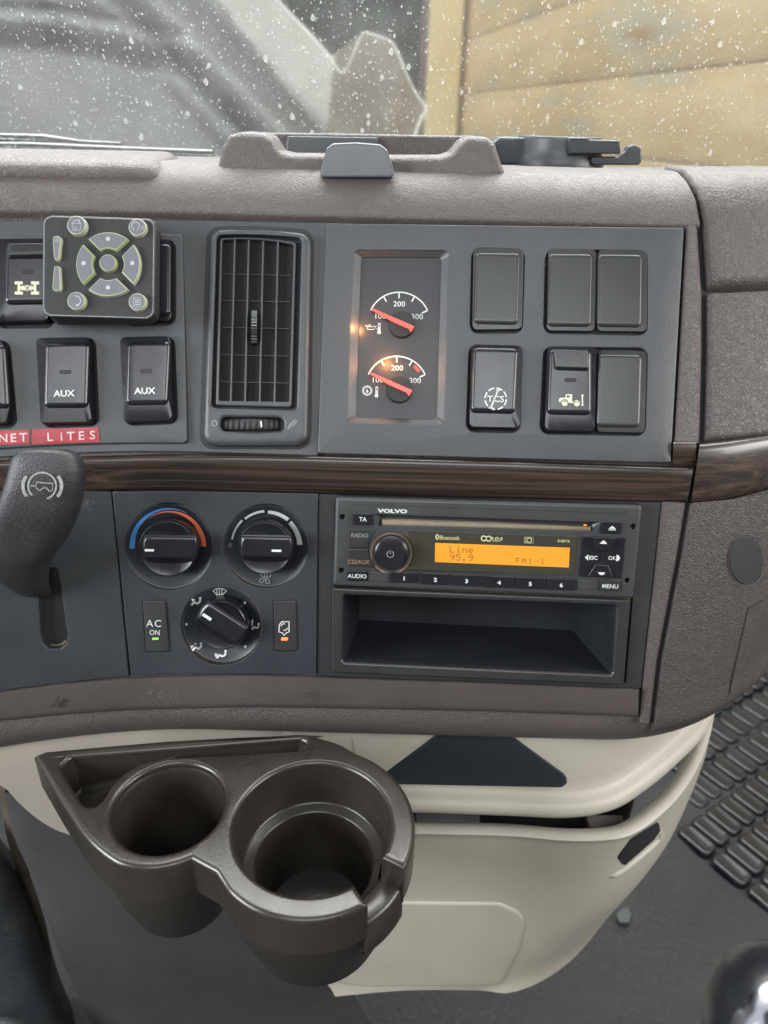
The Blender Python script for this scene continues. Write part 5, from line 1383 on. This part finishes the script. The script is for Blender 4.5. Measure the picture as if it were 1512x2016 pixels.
obj('slot_lip', tube_bm([hit(BV, u, v, -.0005) for u, v in rp_], [.0030*min(1, .15+math.sin(math.pi*i/(len(rp_)-1))*1.6) for i in range(len(rp_))], 8), BEIGE, bc, wn=False)
# bracket and wiring seen in the gap
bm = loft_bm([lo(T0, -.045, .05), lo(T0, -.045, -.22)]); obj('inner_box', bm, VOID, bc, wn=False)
obj('gap_bracket', box_bm(ony(880, 1622, .395), (.05, .012, .02), bev=.002), mat('dull_metal', (.12, .12, .12), .5, var=.3), bc)
obj('gap_bracket', box_bm(ony(1190, 1625, .400), (.03, .012, .012), bev=.002), mat('brown_bracket', (.10, .08, .07), .6, var=.3), bc)
# left wing of the beige console
lw = [(-120, 1452), (0, 1448), (60, 1448), (130, 1440), (300, 1430), (480, 1424), (687, 1426)]
lb = [(-120, 1520), (0, 1546), (28, 1572), (62, 1603), (95, 1625), (130, 1640), (200, 1660)]
def dyy(x): return .352-.9*max(0, -.10-x)*.35
def wing(u, v, extra=0):
    y = .38
    for _ in range(6):
        p = ony(u, v, y); y = .380+extra-1.46*max(0, -.115-p.x)**2
    return ony(u, v, y)
rows = []
A1 = resamp(spline([(-120, 1405), (60, 1405), (300, 1400), (500, 1395), (688, 1400)], 60), 60); A2 = resamp(spline([(-120, 1500), (0, 1546), (30, 1574), (62, 1603), (95, 1626), (130, 1641), (190, 1652), (400, 1640), (688, 1600)], 60), 60)
for f in np.linspace(0, 1, 14): rows.append([wing(*(A1[i]*(1-f)+A2[i]*f)) for i in range(60)])
rows.append([wing(*A2[i], extra=.004)+Vector((0, .004, -.002)) for i in range(60)]); rows.append([wing(*A2[i])+Vector((0, .05, -.004)) for i in range(60)])
obj('left_wing', loft_bm(rows), mat('light_beige_plastic', (.40, .362, .318), .5, 'noise', 900, .3, var=.05, vs=10), bc, wn=False)

# ================================================================== cover, floor and odd things at the bottom
ecl = [(8, 1560), (25, 1640), (58, 1716), (88, 1790), (118, 1880), (150, 1955), (185, 2040), (215, 2120)]
ecr = [(700, 1560), (690, 1640), (690, 1716), (690, 1790), (690, 1880), (700, 1960), (745, 2040), (800, 2120)]
rows = []
for (a, b) in zip(ecl, ecr):
    rw = []
    for f in [-.0, .004, .012, .03]+list(np.linspace(.06, 1, 30)):
        u = a[0]*(1-f)+b[0]*f; v = a[1]*(1-f)+b[1]*f
        e2 = .012*math.exp(-f/.012)
        y = .385-.00000*v+e2+.012*math.sin(min(1, f*2.2)*math.pi)*-.6+(v-1560)*-.00002
        rw.append(np.array(ony(u, v, y)))
    rows.append(rw)
rows = catm(rows, 5); b2 = [r_[0]+np.array((0, .25, 0)) for r_ in rows]
bm = loft_bm([np.array([b2[i]]+list(rows[i])) for i in range(len(rows))])
ec = obj('centre_cover', bm, GREY, None, wn=False); tag(ec, 'dull grey plastic tunnel cover beneath the cup holder', 'cover')
# floor
ZF = -.86
fl = bmesh.new(); n = 60
g = [[fl.verts.new((-1.2+2.6*i/n, .0+2.0*j/n, ZF+.004*math.sin(i*.7)*math.sin(j*.9))) for i in range(n+1)] for j in range(n+1)]
for a, b in zip(g[:-1], g[1:]): bridge(fl, a, b, False)
tag(obj('floor', fl, RUBBER, None, wn=False), 'dusty black textured rubber cab floor', 'floor', None, 'structure')
# raised pads of the mat: one mesh, pads stand 5 mm proud
q0 = hz(1371, 1657, ZF); ei = hz(1439, 1714, ZF)-q0; ej = hz(1398, 1637, ZF)-q0
mtb = bmesh.new()
el = ei/np.linalg.norm(ei); nj = np.array((-el[1], el[0])); 
if nj@ej < 0: nj = -nj
pl_ = np.linalg.norm(ei)*.86/2; pw_ = abs(ej@nj)*.80/2
for i in range(-7, 6):
    for j in range(0, 26):
        if j < -1.6*i-0.2: continue
        c = q0+ei*i+ej*j
        P = rounded([c+el*sx_*pl_+nj*sy_*pw_ for sx_, sy_ in ((-1, -1), (1, -1), (1, 1), (-1, 1))], .007, 3)
        prev = None
        for ins, z in ((-.0022, ZF+.001), (-.0008, ZF+.0055), (.0006, ZF+.0066), (.0030, ZF+.0068), (.005, ZF+.0062)):
            cur = [mtb.verts.new((p[0], p[1], z)) for p in offset2(P, ins)]
            if prev: bridge(mtb, prev, cur)
            prev = cur
        mtb.faces.new(prev)
tag(obj('floor_mat_pads', mtb, RUBPAD, None, wn=False), 'raised oblong rubber pads moulded on the floor by the beige console', 'floor mat', None)
# sealed edge of the floor beside the tunnel
sc_ = obj('paint_scuff', (lambda b_: (b_.faces.new([b_.verts.new((p[0], p[1], ZF+.0060)) for p in [hz(u, v, ZF) for u, v in spline([(1216, 1800), (1232, 1793), (1239, 1806), (1236, 1820), (1220, 1822), (1214, 1812)], 24, True)]]), b_)[1])(bmesh.new()), mat('chalky_scuff', (.05, .056, .06), .7, var=.8, vs=500), None, smooth=False)
tag(sc_, 'pale chalky scuff on the floor beside the beige console', 'scuff')
# dusty carpet hump on the left
rows = []
HL_ = [(-200, 1560), (-60, 1600), (0, 1650), (42, 1712), (68, 1770), (95, 1850), (120, 1930), (150, 2000), (190, 2100)]
for k, (u, v) in enumerate(HL_):
    rw = []
    for f in np.linspace(0, 1, 24):
        uu = u-f*400; y = .43-.05*math.sin(f*math.pi*.5)+.05*math.exp(-f/.03)-.00006*(v-1600)
        rw.append(np.array(ony(uu, v+f*30, y)))
    rows.append(rw)
hp = obj('carpet_hump', loft_bm(catm(rows, 5)), DIRTY, None, wn=False); tag(hp, 'dusty black carpet hump in the lower left corner', 'carpet')
bt = obj('round_boot', bmesh.new(), DIRTY, None) if False else None
bm = bmesh.new(); c = ony(5, 2050, .335); bmesh.ops.create_uvsphere(bm, u_segments=32, v_segments=16, radius=.026, matrix=Matrix.Translation(c) @ Matrix.Diagonal((1, .6, .9, 1)))
tag(obj('rubber_boot', bm, mat('grey_worn_rubber', (.07, .075, .08), .5, 'noise', 400, .5, var=.3, vs=40), None), 'worn grey rubber boot at the bottom left corner', 'boot')
# brown strip added to paint a blurred warm reflection past the console
rows = [[np.array(ony(u+d_, v, .44+abs(d_)*.0002)) for d_ in (-14, -8, 0, 6, 12)] for u, v in [(10, 1530), (18, 1600), (30, 1660), (50, 1730), (76, 1810), (90, 1880)]]
tag(obj('reflection_strip', loft_bm(catm(rows, 5)), mat('warm_reflection_brown', (.085, .068, .052), .35, var=.7, vs=14), None, wn=False), 'narrow brown strip painting a warm reflection left of the grey cover', 'painted reflection')
# chrome shift knob, bottom right
kc = Pd(1588, 2072, .27)
sk = thing('shift_knob', 'chrome shift knob with an ivory centre in the bottom right corner', 'shift knob', tuple(kc))
dirk = -Fv; M = (Fv*-1).to_track_quat('Z', 'Y').to_matrix().to_4x4(); M.translation = kc
def klathe(name, rows, m):
    bm = bmesh.new(); prev = None; n = 72
    for r, z in rows:
        cur = [bm.verts.new(M @ Vector((r*math.cos(2*math.pi*k/n), r*math.sin(2*math.pi*k/n), z))) for k in range(n)]
        if prev: bridge(bm, prev, cur)
        prev = cur
    bm.faces.new(prev); return obj(name, bm, m, sk, wn=False)
s_ = .27/FPX*.87
klathe('skirt', [(150*s_, -.03), (190*s_, -.018), (205*s_, -.008), (206*s_, -.002), (198*s_, .003)], BLACK)
klathe('chrome_ring', [(200*s_, .001), (192*s_, .008), (175*s_, .013), (155*s_, .0145), (138*s_, .013), (130*s_, .010)], CHROME)
klathe('ivory_centre', [(131*s_, .008), (124*s_, .013), (90*s_, .016), (40*s_, .0175), (0.0005, .018)], GOLD)

# ================================================================== the cab round the camera (behind the photograph's frame)
cabm = mat('cab_lining', (.20, .195, .185), .8, var=.1)
cab = thing('cab_lining', 'grey padded lining of the cab behind and above the viewer', 'cab lining', (0, -1.3, -.86))
obj('roof_lining', box_bm((0, -.55, 1.02), (2.7, 1.75, .04)), cabm, cab, smooth=False)
obj('rear_wall', box_bm((0, -1.42, .05), (2.7, .04, 1.9)), cabm, cab, smooth=False)
for sx_ in (-1, 1):
    obj('door_panel', box_bm((sx_*1.32, -.25, -.50), (.04, 2.3, .78)), cabm, cab, smooth=False)
    obj('door_pillar', box_bm((sx_*1.32, -1.0, .44), (.04, .8, 1.12)), cabm, cab, smooth=False)

# wear: scuffs and lint left on the plastics
SCUFF = mat('pale_scuff', (.105, .10, .095), .6, var=.6, vs=700)
rs = random.Random(11)
def scuff(cx, cy, w, h, n, off, par, name='scuff_mark', ln=(3, 9), ang=0, m=SCUFF, wd=(.5, 1.1)):
    ik = Ink(off)
    for _ in range(n):
        x, y = rs.gauss(cx, w), rs.gauss(cy, h); l = rs.uniform(*ln); a = R(ang+rs.gauss(0, 22))
        ik.line([(x, y), (x+l*.5*math.cos(a), y-l*.5*math.sin(a)+rs.uniform(-.5, .5)), (x+l*math.cos(a), y-l*math.sin(a))], rs.uniform(*wd))
    o = ik.build(name, m, par); o['kind'] = 'stuff'; return o
scuff(305, 1368, 26, 5, 22, .0078, dash, ln=(3, 12)); scuff(625, 1368, 26, 5, 16, .0075, dash, ln=(2, 6), m=VOID)
scuff(118, 1392, 8, 7, 10, .0066, dash, ln=(4, 10), ang=50, m=VOID, wd=(1.5, 3))
scuff(172, 992, 7, 6, 16, .0023, dash, ln=(2, 7)); scuff(620, 1120, 2, 90, 26, .0034, dash, ln=(1, 3))
scuff(1130, 415, 18, 22, 9, .0049, dash, ln=(3, 9), ang=70); scuff(1178, 372, 20, 8, 8, .0049, dash, ln=(4, 12), ang=60)
scuff(1066, 570, 3, 40, 22, .0063, dash, ln=(2, 8), ang=85); scuff(1295, 880, 6, 18, 14, .0063, dash, ln=(4, 12), ang=70); scuff(1352, 560, 3, 100, 14, .0046, dash, ln=(2, 5))
scuff(800, 1085, 4, 20, 4, RO+.0009, rad, ln=(1, 3)); scuff(960, 1000, 160, 4, 16, RO+.0003, rad, ln=(1, 3)); scuff(940, 1168, 170, 3, 22, RO+.0003, rad, ln=(1, 3))
